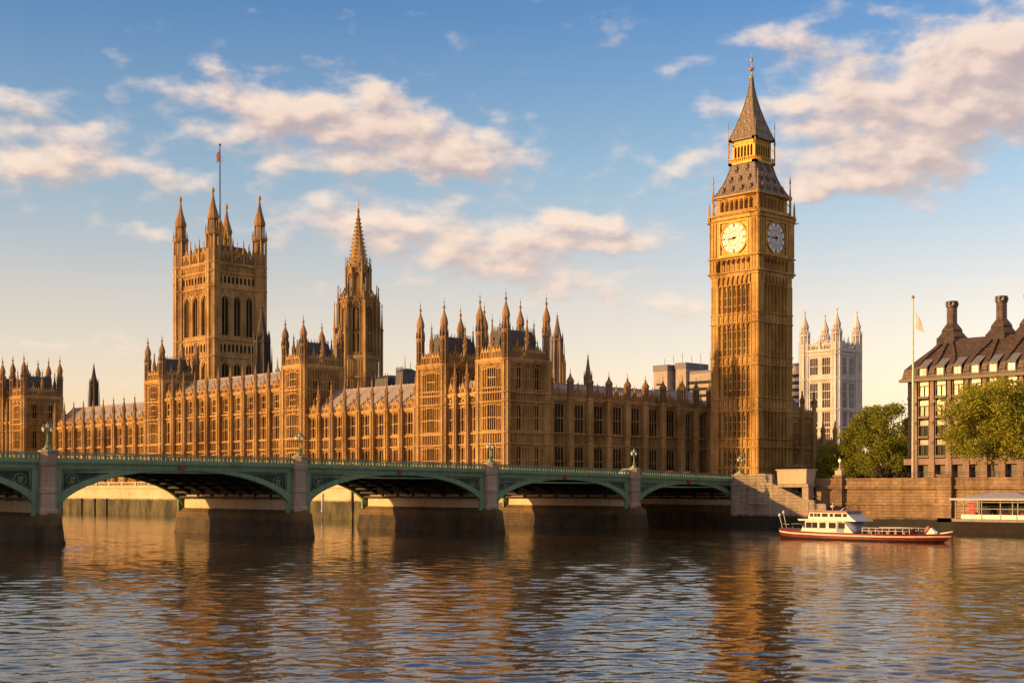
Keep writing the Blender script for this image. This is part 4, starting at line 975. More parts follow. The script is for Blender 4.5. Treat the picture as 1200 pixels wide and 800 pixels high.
# a distant block of offices
def offices():
    Y = 560; X0, X1, X2, X3 = _fx(766, Y), _fx(782, Y), _fx(786, Y), _fx(798, Y); XE = _fx(936, Y); B = LAND
    t = thing('office_block', 'distant pale grey office block with two dark-topped towers behind the side wing', 'building', ((X0+XE)/2, Y, B)); c = (X0+XE)/2
    mb = MB(); zt = _fz(433, X3, Y); mb.at(-c, -Y, -B)
    mb.box(X0, X1, Y, Y+22, B, zt); mb.box(X2, X3, Y+4, Y+22, B, zt+1); mb.box(X3-2, XE, Y+6, Y+30, B, zt-2); mb.box(X1, X2, Y+8, Y+20, B, zt-8)
    mb.build('wall', 'office_stone', t)
    w = MB(); w.at(-c, -Y, -B); z = B+12
    while z < zt-4:
        w.box(X3, XE-1, Y+5.8, Y+6.05, z, z+1.5); w.box(X0+2, X1-2, Y-.15, Y+.1, z, z+1.0) if int(z) % 2 else None; z += 3.4
    w.build('window_strip', 'office_glass', t)
    r = MB(); r.at(-c, -Y, -B); r.box(X0-.3, X1+.3, Y-.3, Y+22.3, zt, zt+3.2); r.box(X2-.3, X3+.3, Y+3.7, Y+22.3, zt+1, zt+4); r.box(X3-2, XE, Y+5.9, Y+29, zt-2, zt-.6)
    for k in range(16): xx = X0+k*(XE-X0)/15; r.tube([(xx, Y+9, zt), (xx, Y+9, zt+7.5+(k*7 % 3))], .14, 3)
    r.build('plant_room', 'office_dark', t)
offices()

# ------------------------------------------------------------------ the bridge
P0 = (-170.8, 228.36); BROT = atan2(.99853, .0542); BD = 35.0
PIERS = [0, 30.5, 65.5, 103.5, 143, 181, 216.5, 248]
def ztop(s): return 12.35-2.15*((160-s)/160)**2 if s < 160 else 12.35-2.15*((s-160)/160)**2
def bw2(s, y=0, z=0):  # bridge frame -> world
    c, n = cos(BROT), sin(BROT); u = -s; return (P0[0]+u*c-y*n, P0[1]+u*n+y*c, z)
def bridge():
    t = thing('bridge', 'long green iron arch bridge on granite piers across the river', 'bridge', (P0[0], P0[1], 0), BROT)
    def sweep(mb, s0, s1, y0, y1, o0, o1, m=0):
        n = max(1, int((s1-s0)/3)); rows = []
        for i in range(n+1):
            s = s0+(s1-s0)*i/n; z = ztop(s); rows.append([(-s, y0, z+o0), (-s, y1, z+o0), (-s, y1, z+o1), (-s, y0, z+o1), (-s, y0, z+o0)])
        mb.sheet([[r[k] for r in rows] for k in range(5)], m)
        mb.add(rows[0][:4], [(0, 1, 2, 3)], m); mb.add(rows[-1][:4], [(3, 2, 1, 0)], m)
    SEND = 250
    dk = MB(); sweep(dk, 0, SEND, .6, BD-.6, -1.95, -1.1); dk.build('deck', 'asphalt', t)
    fa = MB(); pa = MB(); sp = MB()
    def side(mb, fn, back):   # mirror the far side
        pass
    for back in (0, 1):
        Yb = (lambda y: BD-y) if back else (lambda y: y)
        def sw(mb, s0, s1, y0, y1, o0, o1, m=0): a, b = Yb(y0), Yb(y1); sweep(mb, s0, s1, min(a, b), max(a, b), o0, o1, m)
        sw(fa, 0, SEND, -.55, .6, -1.42, -1.15); sw(fa, 0, SEND, -.35, .6, -1.62, -1.42); sw(fa, 0, SEND, -.1, .6, -2.05, -1.62); sw(fa, 0, SEND, -.22, .6, -2.25, -2.1)
        # parapet
        sw(pa, 0, SEND, -.3, .1, -1.15, -.85); sw(pa, 0, SEND, -.28, .08, -.18, 0.0); sw(pa, 0, SEND, -.2, .02, -.36, -.26)
        s = .3
        while s < SEND:
            z = ztop(s); a, b = sorted((Yb(-.2), Yb(.0))); pa.box(-s-.11, -s+.11, a, b, z-.86, z-.34)
            pa.box(-s-.26, -s+.26, a+.02, b-.02, z-.42, z-.34); s += .62
        # small brackets under the cornice
        s = .5
        while s < SEND: a, b = sorted((Yb(-.32), Yb(-.1))); fa.box(-s-.09, -s+.09, a, b, ztop(s)-1.62, ztop(s)-1.44); s += .55
    spn = []
    for i in range(len(PIERS)-1):
        s0, s1 = PIERS[i]+1.3, PIERS[i+1]-1.3; c = (s0+s1)/2; a = (s1-s0)/2; zc = ztop(c)-2.3; zs = 3.7
        def zin(s): q = max(0, 1-((s-c)/a)**2); return zs+(zc-zs)*sqrt(q)
        def zout(s): q = max(0, 1-((s-c)/(a+.2))**2); return zs+(zc-zs+.62)*q**.46+.1*(1-q)
        N = 44; ss = [c-a*cos(pi*k/N) for k in range(N+1)]
        def thick(s):  # outer edge of the ring, offset outward
            k = (s-c)/a; return s, k
        ring_in = [(s, zin(s)) for s in ss]
        # outer ring points: offset along the normal
        ro = []
        for k in range(N+1):
            th = pi*k/N; nx, nz = -cos(th)/a, sin(th)/(zc-zs); l = hypot(nx, nz); w = .68+.75*(1-sin(th))**1.5
            ro.append((ring_in[k][0]+nx/l*w, ring_in[k][1]+nz/l*w))
        for back in (0, 1):
            y0, y1 = (-.12, .55) if not back else (BD-.55, BD+.12)
            for k in range(N):
                (sa, za), (sb, zb) = ring_in[k], ring_in[k+1]; (sc, zc2), (sd, zd) = ro[k+1], ro[k]
                lim = lambda z, s: min(z, ztop(s)-2.2)
                fa.add([(-sa, y0, za), (-sb, y0, zb), (-sc, y0, lim(zc2, sc)), (-sd, y0, lim(zd, sd)), (-sa, y1, za), (-sb, y1, zb), (-sc, y1, lim(zc2, sc)), (-sd, y1, lim(zd, sd))],
                       [(0, 1, 2, 3), (7, 6, 5, 4), (0, 4, 5, 1), (2, 6, 7, 3)])
                # bright outer moulding of the ring
            yy = -.2 if not back else BD+.2
            fa.tube([(-s, yy+(.1 if not back else -.1), z+.12) for s, z in ring_in], .13, 4)
            # spandrel sheets
            for (lo, hi) in ((0, N//2), (N//2, N)):
                for k in range(lo, hi):
                    (sa, za), (sb, zb) = ring_in[k], ring_in[k+1]; y0, y1 = (.12, .5) if not back else (BD-.5, BD-.12)
                    za2, zb2 = ztop(sa)-2.06, ztop(sb)-2.06
                    if zb2-zb < .02 and za2-za < .02: continue
                    fa.add([(-sa, y0, za), (-sb, y0, zb), (-sb, y0, zb2), (-sa, y0, za2), (-sa, y1, za), (-sb, y1, zb), (-sb, y1, zb2), (-sa, y1, za2)], [(0, 1, 2, 3), (7, 6, 5, 4)])
            y0, y1 = (-.1, .3) if not back else (BD-.3, BD+.1)
            for (e0, e1) in ((s0-.2, s0+.75), (s1-.75, s1+.2)): fa.box(-e1, -e0, y0, y1, zs, ztop(e0)-2.2)
            # panel mouldings and dark tracery in the triangles
            if not back:
                for sgn, se in ((1, s0+.95), (-1, s1-.95)):
                    pts = []; s = se
                    zt = ztop(se)-2.5
                    edge = [(p, q+.18) for p, q in ro if (p-se)*sgn > 0 and q+.18 < zt]
                    edge.sort(key=lambda p: (p[0]-se)*sgn)
                    if len(edge) < 3: continue
                    poly = [(se, edge[0][1])]+edge+[(edge[-1][0]+sgn*.05, zt), (se, zt)]
                    P_ = [(-p, q) for p, q in poly]
                    if sgn > 0: P_ = P_[::-1]
                    # recessed dark panel
                    sp.prism(P_, .05, .11, 0)
                    loop = P_+[P_[0]]
                    for p, q in zip(loop[:-1], loop[1:]): sp.tube([(p[0], .02, p[1]), (q[0], .02, q[1])], .09, 4, 1)
                    cx_, cz_, rr = -(se+sgn*1.35), zt-1.25, .85
                    for k in range(10):
                        a0, a1 = k*pi/5, (k+1)*pi/5; sp.tube([(cx_+rr*cos(a0), .02, cz_+rr*sin(a0)), (cx_+rr*cos(a1), .02, cz_+rr*sin(a1))], .07, 4, 1)
                    sp.prism([(cx_+.34*cos(k*pi/2), cz_+.4*sin(k*pi/2)) for k in range(4)], -.06, .05, 2); sp.prism([(cx_+.6*cos(k*pi/2+.785)*(.6 if k % 2 else 1), cz_+.6*sin(k*pi/2+.785)) for k in range(4)], -.02, .04, 1)
                    for k in range(7):
                        xx = se+sgn*(2.5+k*.62); zz = [q for p, q in edge if (p-xx)*sgn > 0]
                        if zz and zt-zz[0] > .45: h_ = (zt-zz[0])*.5; sp.tube([(-xx, .02, zz[0]+.1), (-(xx+sgn*.25), .02, zz[0]+h_), (-xx, .02, zt-.05)], .06, 4, 1)
                        sp.tube([(-(se+sgn*.15), .02, zt-2.4-k*.4), (-(se+sgn*(1.0-.1*k)), .02, zt-2.4-k*.2)], .05, 4, 1) if edge[0][1] < zt-2.4-k*.4 else None
        # inner ribs
        rb = spn
        for k in range(6):
            yr = 4.4+k*4.9; mbr = RB
            for j in range(N):
                (sa, za), (sb, zb) = ring_in[j], ring_in[j+1]
                if max(za, zb) < 6.4: continue
                zt0, zt1 = ztop(sa)-1.96, ztop(sb)-1.96
                mbr.add([(-sa, yr-.2, za+.1), (-sb, yr-.2, zb+.1), (-sb, yr-.2, max(zt1, zb+.12)), (-sa, yr-.2, max(zt0, za+.12)), (-sa, yr+.2, za+.1), (-sb, yr+.2, zb+.1), (-sb, yr+.2, max(zt1, zb+.12)), (-sa, yr+.2, max(zt0, za+.12))], [(0, 1, 2, 3), (7, 6, 5, 4), (0, 4, 5, 1)])
        for j in range(4, N-3, 2):
            s, z = ring_in[j]; RB.box(-s-.12, -s+.12, .6, BD-.6, z+.35, z+.7)
        # shield at the crown
        sh = MB(); zc_ = ztop(c)-1.78
        sh.prism([(-.0, -.55), (.42, -.2), (.46, .42), (-.46, .42), (-.42, -.2)], -.14, .1); sh.tube([(-.48, -.02, .46), (.48, -.02, .46)], .07, 5, 1); sh.prism([(-.12, -.1), (.12, -.1), (.12, .2), (-.12, .2)], -.2, -.13, 1)
        sh.build('shield', ['red_paint', 'dark_green_paint'], t, (-c, -.3, zc_))
    fa.build('arch_facade', 'green_paint', t); pa.build('parapet', 'green_paint', t); sp.build('spandrel_panel', ['dark_green_paint', 'green_paint', 'faded_red'], t)
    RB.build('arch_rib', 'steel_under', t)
    # piers
    for i, s in enumerate(PIERS):
        z = ztop(s)
        f = MB(); ph = [(-2.1, -1.0), (-.8, -3.3), (.8, -3.3), (2.1, -1.0), (2.1, BD+1.0), (.8, BD+3.3), (-.8, BD+3.3), (-2.1, BD+1.0)]
        p2 = [(-1.75, -.8), (-.65, -2.75), (.65, -2.75), (1.75, -.8), (1.75, BD+.8), (.65, BD+2.75), (-.65, BD+2.75), (-1.75, BD+.8)]
        p3 = [(-1.3, -.6), (-.4, -1.6), (.4, -1.6), (1.3, -.6), (1.3, BD+.6), (.4, BD+1.6), (-.4, BD+1.6), (-1.3, BD+.6)]
        f.prismz([(a*1.06, b_) for a, b_ in ph], -2.5, .35); f.prismz(ph, .35, 3.55, 0, p2); f.prismz(p2, 3.55, 4.15, 0, p3)
        o = f.build('pier', 'weedy_stone', t, (-s, 0, 0))
        mb = MB(); mb.lathe(0, 0, [(1.4, 3.9), (1.4, 4.5), (1.14, 4.8), (1.14, 6.7), (1.26, 6.85), (1.26, 7.35), (1.12, 7.5), (1.12, z-2.0), (1.26, z-1.7), (1.3, z-1.2), (1.18, z-1.1), (1.18, z-.15), (1.3, z-.05), (1.3, z+.15), (1.0, z+.28)], 8)
        me = mb.mesh('pier_shaft', 'grey_granite')
        for y in (-.35, BD+.35): put('pier_shaft', me, o, (0, y, 0))
        b = MB(); b.box(-1.2, 1.2, .9, BD-.9, 3.2, 6.5); b.build('pier_wall', 'pier_stone', o)
        b = MB(); b.box(-1.3, 1.3, .7, BD-.7, 6.5, z-2.0)
        for k in range(8):
            y = 1.2+k*(BD-2.4)/7
            for u in (-1.38, 1.38): b.box(u-.12, u+.12, y-.25, y+.25, 5.7, z-2.0)
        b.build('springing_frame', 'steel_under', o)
RB = MB()
bridge()

def lamp_proto():
    t = thing('street_lamp', 'x', 'street lamp')
    b = MB(); b.box(-.5, .5, -.5, .5, 0, .25); b.lathe(0, 0, [(.42, .25), (.36, .55), (.22, .7), (.26, .9), (.16, 1.0), (.11, 1.3), (.11, 2.1), (.17, 2.2), (.1, 2.3), (.08, 2.75)], 8)
    for k in (-1, 1): b.tube([(0, 0, 2.15), (k*.3, 0, 2.05), (k*.55, 0, 2.2), (k*.55, 0, 2.35)], .05, 5)
    b.lathe(0, 0, [(.16, 2.15), (.2, 2.22), (.16, 2.3)], 8)
    b.build('post', 'lamp_green', t)
    for x, z in ((-.55, 2.35), (.55, 2.35), (0, 2.75)):
        l = MB(); l.lathe(0, 0, [(.12, 0), (.24, .42)], 8); o = l.build('lantern', 'lamp_glass', t, (x, 0, z))
        c = MB(); c.lathe(0, 0, [(.28, .42), (.26, .5), (.1, .66), (.06, .7), (.07, .78), (.02, .9)], 8); c.build('lantern_cap', 'lamp_green', o)
    return t
plain('lamp_green', (.10, .17, .07), (.17, .24, .10), .4, .2)
LP = lamp_proto()
LL = ['green three-lantern lamp on the leftmost bridge pier', 'green three-lantern lamp on the second pier from the left', 'green three-lantern lamp on the third pier from the left', 'green three-lantern lamp on the last pier before the bank', 'green three-lantern lamp where the bridge meets the bank']
for i, s in enumerate((143, 103.5, 65.5, 30.5, 0)):
    o = LP if i == 0 else copy_tree(LP)
    o.location = bw2(s, -.35, ztop(s)+.26); o.rotation_euler.z = BROT; tag(o, LL[i], 'street lamp', 'lamps along the bridge parapet'); o.scale = (1.05, 1.05, 1.05)

# ------------------------------------------------------------------ cars on the bridge
def car_proto(paint):
    t = thing('car', 'x', 'car')
    b = MB(); P = [(-2.1, .35), (2.1, .35), (2.15, .7), (1.9, .85), (1.1, .95), (.6, 1.42), (-1.0, 1.46), (-1.75, 1.0), (-2.1, .9)]
    b.prism(P, -.85, .85); b.build('body', paint, t)
    g = MB(); g.prism([(1.0, .97), (.55, 1.36), (-.95, 1.40), (-1.6, 1.0)], -.87, .87); g.build('window', 'boat_glass', t)
    w = MB(); w.add([], []); 
    for x in (-1.3, 1.3):
        for y in (-.8, .8):
            w = MB(); w.prism([(.33*cos(k*pi/6), .33+.33*sin(k*pi/6)) for k in range(12)], -.1, .1); w.build('wheel', 'black_iron', t, (x, y, 0))
    for y in (-.6, .6):
        h = MB(); h.box(-.05, .05, -.16, .16, 0, .14); h.build('tail_light', 'red_paint', t, (2.14 if False else -2.12, y, .72))
    return t
cars = [('white_paint', 5.0, 20.0, 'white car on the bridge roadway nearest the bank'), ('hull_red', 9.5, 4.4, 'red car on the bridge near the bank lamp'), ('hull_red', 14.5, 4.4, 'second red car on the bridge, behind the first red one'), ('car_black', 20.5, 4.4, 'black car on the bridge between the red cars and the last pier'), ('car_silver', 27, 4.4, 'silver car on the bridge next to the last pier lamp'), ('car_silver', -14, 4.6, 'silver car on the road just past the bridge end')]
for paint, s, y, lab in cars:
    c = car_proto(paint); tag(c, lab, 'car', 'cars on the bridge'); c.location = bw2(s, y, ztop(max(s, 0))-1.08); c.rotation_euler.z = BROT

# ------------------------------------------------------------------ the embankment
def embankment():
    t = thing('embankment_wall', 'sunlit coursed stone embankment wall along the far bank, right of the bridge', 'river wall', (-120, 228, 0))
    X0, X1 = -168.5, -40; mb = MB(); mb.at(120, -228, 0)
    mb.box(-166, X1, 228.6, 240, -2, 9.3)
    for (y0, z0, z1) in ((228.0, 4.6, 7.4), (227.7, 2.2, 4.6), (227.4, 7.4, 7.9), (227.85, 7.9, 9.1), (227.6, 9.1, 9.4), (226.9, 1.0, 2.2), (226.5, -2, 1.0), (227.4, 4.35, 4.75)):
        mb.box(-150, X1, y0, 229, z0, z1)
    mb.box(-166, -150, 228.1, 229, -2, 8); mb.box(-166, -150, 227.9, 229, 8, 9.4)
    mb.build('wall', 'quay_stone', t)
    for x0, x1 in ((-147.6, -145.9), (-126.3, -123.6), (-103, -100.4), (-80, -77.4)):
        p = MB(); p.at(120, -228, 0); p.box(x0, x1, 226.9, 228.4, 1.5, 9.65); p.box(x0-.2, x1+.2, 226.7, 228.5, 9.65, 9.95); p.box(x0-.2, x1+.2, 226.6, 228.4, 4.3, 4.8); p.box(x0-.15, x1+.15, 226.75, 228.4, 7.4, 7.9); p.build('pilaster', 'quay_stone', t)
    r = MB(); r.at(120, -228, 0)
    for z in (10.0, 10.35): r.tube([(-149, 229.6, z), (X1, 229.6, z)], .035, 4)
    x = -149
    while x < X1: r.tube([(x, 229.6, 9.2), (x, 229.6, 10.4)], .045, 4); x += 2.2
    r.build('railing', 'iron', t)
    # abutment and river stairs
    a = thing('river_stairs', 'grey stone abutment with a stair descending from the bridge end to the water', 'stairs', (-158.7, 226, 0)); mb = MB(); mb.at(162, -226, 0)
    mb.box(-173.2, -163.2, 224.6, 230, -2, 8.0); mb.box(-173.2, -163.0, 224.3, 230, 8.0, 8.5); mb.box(-173, -163.4, 224.7, 225.2, 8.5, 9.9); mb.box(-173.1, -163.3, 224.5, 225.4, 9.9, 10.2); mb.box(-170.0, -163.2, 224.4, 225, 4.2, 4.6); mb.box(-170.0, -169.3, 224.4, 225, 4.6, 8); mb.box(-163.9, -163.2, 224.4, 225, 4.6, 8); mb.box(-169.3, -163.9, 224.45, 225, 7.4, 8)
    mb.box(-163.2, -150.5, 223.6, 224.1, 2.4, 4.6); 
    mb.prism([(-163.2, 4.6), (-153.0, 4.6), (-153.0, 4.9), (-155.4, 5.1), (-162.2, 7.9), (-163.2, 7.9)], 223.6, 224.1)
    mb.prism([(-163.2, 7.9), (-162.1, 7.9), (-155.4, 5.1), (-153.0, 4.9), (-153.0, 5.2), (-155.3, 5.42), (-162.0, 8.25), (-163.2, 8.25)], 223.4, 224.3)
    mb.box(-163.2, -149.0, 223.2, 229, -2, 2.4); mb.box(-173.4, -148.5, 222.9, 229, -2, 1.6)
    mb.build('flank_wall', 'embank_grey', a)
    st = MB(); st.at(162, -226, 0)
    for k in range(22): st.box(-163.0+k*.5, -162.5+k*.5, 224.1, 228.1, 2.4, 8.0-k*.25)
    st.build('stair_flight', 'grey_granite', a)
    hr = MB(); hr.at(162, -226, 0); hr.tube([(-162.5, 223.9, 9.0), (-155.4, 223.9, 6.1), (-152.5, 223.9, 5.8)], .06, 5); hr.tube([(-153, 224, 5.2), (-147.5, 224, 3.4)], .06, 5)
    for k in range(7): x = -162.3+k*1.2; hr.tube([(x, 223.9, 7.6-k*.45), (x, 223.9, 8.95-k*.48)], .04, 4)
    for k in range(4): x = -152+k*1.5; hr.tube([(x, 224, 2.4), (x, 224, 4.9-k*.45)], .05, 4)
    hr.build('handrail', 'iron', a)
    # stone kiosk over the stair
    k = thing('stone_kiosk', 'pale cantilevered stone box on a pillar above the river stairs', 'kiosk', (-152.9, 225, 0)); mb = MB(); mb.at(156, -225, 0)
    mb.frus(-160.6, -154.2, 222.9, 225.4, 8.3, -160.6, -153.9, 222.6, 225.8, 10.9); mb.box(-160.8, -153.7, 222.4, 226, 10.9, 11.1); mb.build('box', 'kiosk_stone', k)
    mb = MB(); mb.at(156, -225, 0); mb.box(-160.8, -153.9, 223.1, 225.4, 7.7, 8.3); mb.box(-155.5, -154.1, 223.5, 225.2, 2.4, 7.7); mb.build('pillar', 'grey_granite', k)
    w = MB(); w.at(156, -225, 0); w.box(-161, -155.5, 227.6, 227.9, 4.0, 7.7); w.build('window', 'office_glass', k)
    fr = MB(); fr.at(156, -225, 0)
    for x in (-161, -159.4, -157.6, -155.8): fr.box(x-.1, x+.1, 227.4, 227.7, 3.5, 7.7)
    fr.box(-161, -155.5, 227.4, 227.7, 5.9, 6.1); fr.build('window_frame', 'gilt_stone', k)
    pl = MB(); pl.at(156, -225, 0)
    rng = random.Random(5)
    for q in range(9):
        x = -160+q*.7; pl.tube([(x, 225, 11.1), (x+rng.uniform(-.6, .6), 225.2, 11.5+rng.random()*.7), (x+rng.uniform(-1.2, 1.2), 225, 11.3+rng.random()*.9)], .05, 4)
    pl.tube([(-160, 224.5, 11.8), (-154.5, 224.5, 11.7)], .05, 4); pl.build('rooftop_railing', 'iron', k)
stone('embank_grey', (.13, .10, .075), (.25, .20, .155), (.37, .31, .25), bw=1.9, bh=.62, joint=.7, carve=.9, zstain=(2.2, (.006, .005, .003), (.02, .017, .008), .5))
embankment()
def wall_lamp(x, y, z, lab):
    t = thing('wall_lamp', lab, 'street lamp', (x, y, z), 0, 'globe lamps on the embankment')
    b = MB(); b.box(-.7, .7, -.6, .6, 0, .9); b.lathe(0, 0, [(.5, .9), (.3, 1.2), (.12, 1.4), (.09, 2.2), (.2, 2.3)], 8); b.build('pedestal', 'kiosk_stone', t)
    g = MB(); g.lathe(0, 0, [(.1, 2.25), (.28, 2.45), (.34, 2.7), (.28, 2.95), (.12, 3.1)], 12, 0, True); g.build('globe', 'lamp_glass', t)
    c = MB(); c.lathe(0, 0, [(.14, 3.08), (.1, 3.2), (.04, 3.6)], 8); c.build('finial', 'iron', t)
wall_lamp(-146.75, 227.6, 9.95, 'globe lamp on the embankment wall pilaster beside the kiosk')
wall_lamp(-124.95, 227.6, 9.95, 'globe lamp on the embankment wall pilaster beside the flagpole') if False else None

def flagpole():
    X, Y = _fx(1070, 232), 232; t = thing('flagpole', 'tall pale flagpole with gold ball and a limp white flag', 'flagpole', (X, Y, LAND))
    zt = _fz(350, X, Y)-LAND
    b = MB(); b.lathe(0, 0, [(.45, 0), (.45, .6), (.32, .8)], 8); b.tube([(0, 0, .5), (0, 0, zt)], .3, 8, 0, .12); b.build('pole', 'pole_white', t)
    g = MB(); g.lathe(0, 0, [(.08, zt), (.26, zt+.15), (.3, zt+.35), (.2, zt+.55), (.03, zt+.65)], 10, 0, True); g.build('finial', 'gold', t)
    f = MB(); rows = []
    for i in range(9): rows.append([(.4+j*.16*(1+i*.16), .25+.14*sin(j*1.3+i*.5), zt-2.5-i*.36-j*.24) for j in range(6)])
    f.sheet(rows, 0, True); f.sheet([[(x, y+.03, z) for x, y, z in r][::-1] for r in rows], 0, True); f.build('flag', 'flag_cloth', t)
flagpole()

# floating pavilion moored at the wall
def pontoon():
    X0, X1, Y0, Y1 = -118.0, -88, 217, 225.5
    t = thing('pontoon_pavilion', 'moored floating pavilion with pale tent roof and white fascia at right', 'pontoon', (-103, 221, 0)); o = (103, -221)
    h = MB(); h.at(*o, 0); h.box(X0+.4, X1, Y0+.2, Y1, -.6, 1.9); h.build('hull', 'hull_dark', t)
    h = MB(); h.at(*o, 0); h.box(X0, X1, Y0, Y1+.3, 1.9, 2.3); h.build('deck', 'paving', t)
    f = MB(); f.at(*o, 0); f.box(X0+1.6, X1, Y0+.05, Y0+.2, 2.35, 3.1)
    x = X0+1.6
    f.build('fascia', 'white_paint', t)
    jt = MB(); jt.at(*o, 0); 
    for x in (X0+5.3, X0+8.6, X0+11.4, X0+14.4, X0+18): jt.box(x-.05, x+.05, Y0+.0, Y0+.05, 2.35, 3.1)
    jt.build('fascia_joint', 'iron', t)
    fr = MB(); fr.at(*o, 0)
    for i, x in enumerate((X0+.4, X0+1.9, X0+4.7, X0+5.1, X0+8.4, X0+10.5, X0+11.4, X0+13.4, X0+13.9, X0+17, X0+20, X0+24)): fr.box(x-.07, x+.07, Y0+.3, Y0+.46, 2.3, 5.7)
    fr.box(X0+1.6, X1, Y0+.3, Y0+.42, 5.1, 5.22); fr.box(X0+1.6, X1, Y0+.3, Y0+.42, 4.0, 4.1)
    for x in (X0+.4, X0+8, X0+16, X0+24): fr.box(x-.08, x+.08, Y1-.5, Y1-.3, 2.3, 5.7)
    fr.build('frame', 'frame_grey', t)
    r = MB(); r.at(*o, 0); a = (X0-.4, Y0-.3); 
    for x0 in (X0-.4, X0+14.4):
        x1 = x0+14.8; zz = 5.7
        r.add([(x0, Y0-.3, zz), (x1, Y0-.3, zz), (x1, Y1+.3, zz), (x0, Y1+.3, zz), (x0+5.5, Y0+3.4, zz+1.05), (x0+10, Y0+3.4, zz+1.05), (x0+10, Y1-3, zz+1.05), (x0+5.5, Y1-3, zz+1.05)], [(0, 1, 5, 4), (1, 2, 6, 5), (2, 3, 7, 6), (3, 0, 4, 7), (4, 5, 6, 7), (3, 2, 1, 0)])
        r.box(x0, x1, Y0-.35, Y0-.2, zz-.25, zz+.1)
    r.build('canopy', 'canopy_white', t)
    bk = MB(); bk.at(*o, 0); bk.box(X0+2, X1, Y1-3.25, Y1-3.1, 2.3, 5.6); bk.build('shade_sheet', 'office_glass', t)  # dark sheet added so the pavilion's interior reads as shade
    rng = random.Random(2)
    sm = MB(); sm.box(-.25, .25, -.25, .25, 0, .45); sm.box(-.25, .25, .2, .28, .45, 1.1); sm = sm.mesh('red_chair', 'seat_red')
    for k in range(14):
        x = X0+2.6+k*1.15; c = put('red_chair', sm, None, (x, Y0+1.2+rng.random()*2.6, 2.3), rng.random()*6); tag(c, 'red chair on the deck of the floating pavilion', 'chair', 'red chairs on the floating pavilion')
    bn = MB(); bn.box(-.55, .55, -.05, .05, -.9, 1.9); bn = bn.build('banner', 'seat_red', None, (X0+3.0, Y0+1.0, 3.2)); tag(bn, 'tall red banner inside the left end of the floating pavilion', 'banner')
pontoon()
# marker posts in the river by the terrace
def posts():
    for px, Y, zt, m, lab in ((378, 200, 6.0, 'white_paint', 'weathered white marker post standing in the water under the second arch'), (413, 196, 8.2, 'timber', 'thin dark mooring post in the water under the second arch')):
        X = _fx(px, Y); t = thing('mooring_post', lab, 'post', (X, Y, -1)); b = MB(); b.tube([(0, 0, 0), (.1, 0, zt*.5), (0, 0, zt+1)], .32, 8); b.lathe(0, 0, [(.42, zt+.6), (.45, zt+1.0), (.15, zt+1.3)], 8); b.lathe(0, 0, [(.4, zt*.5), (.4, zt*.5+.3)], 8); b.build('post', m, t)
posts()

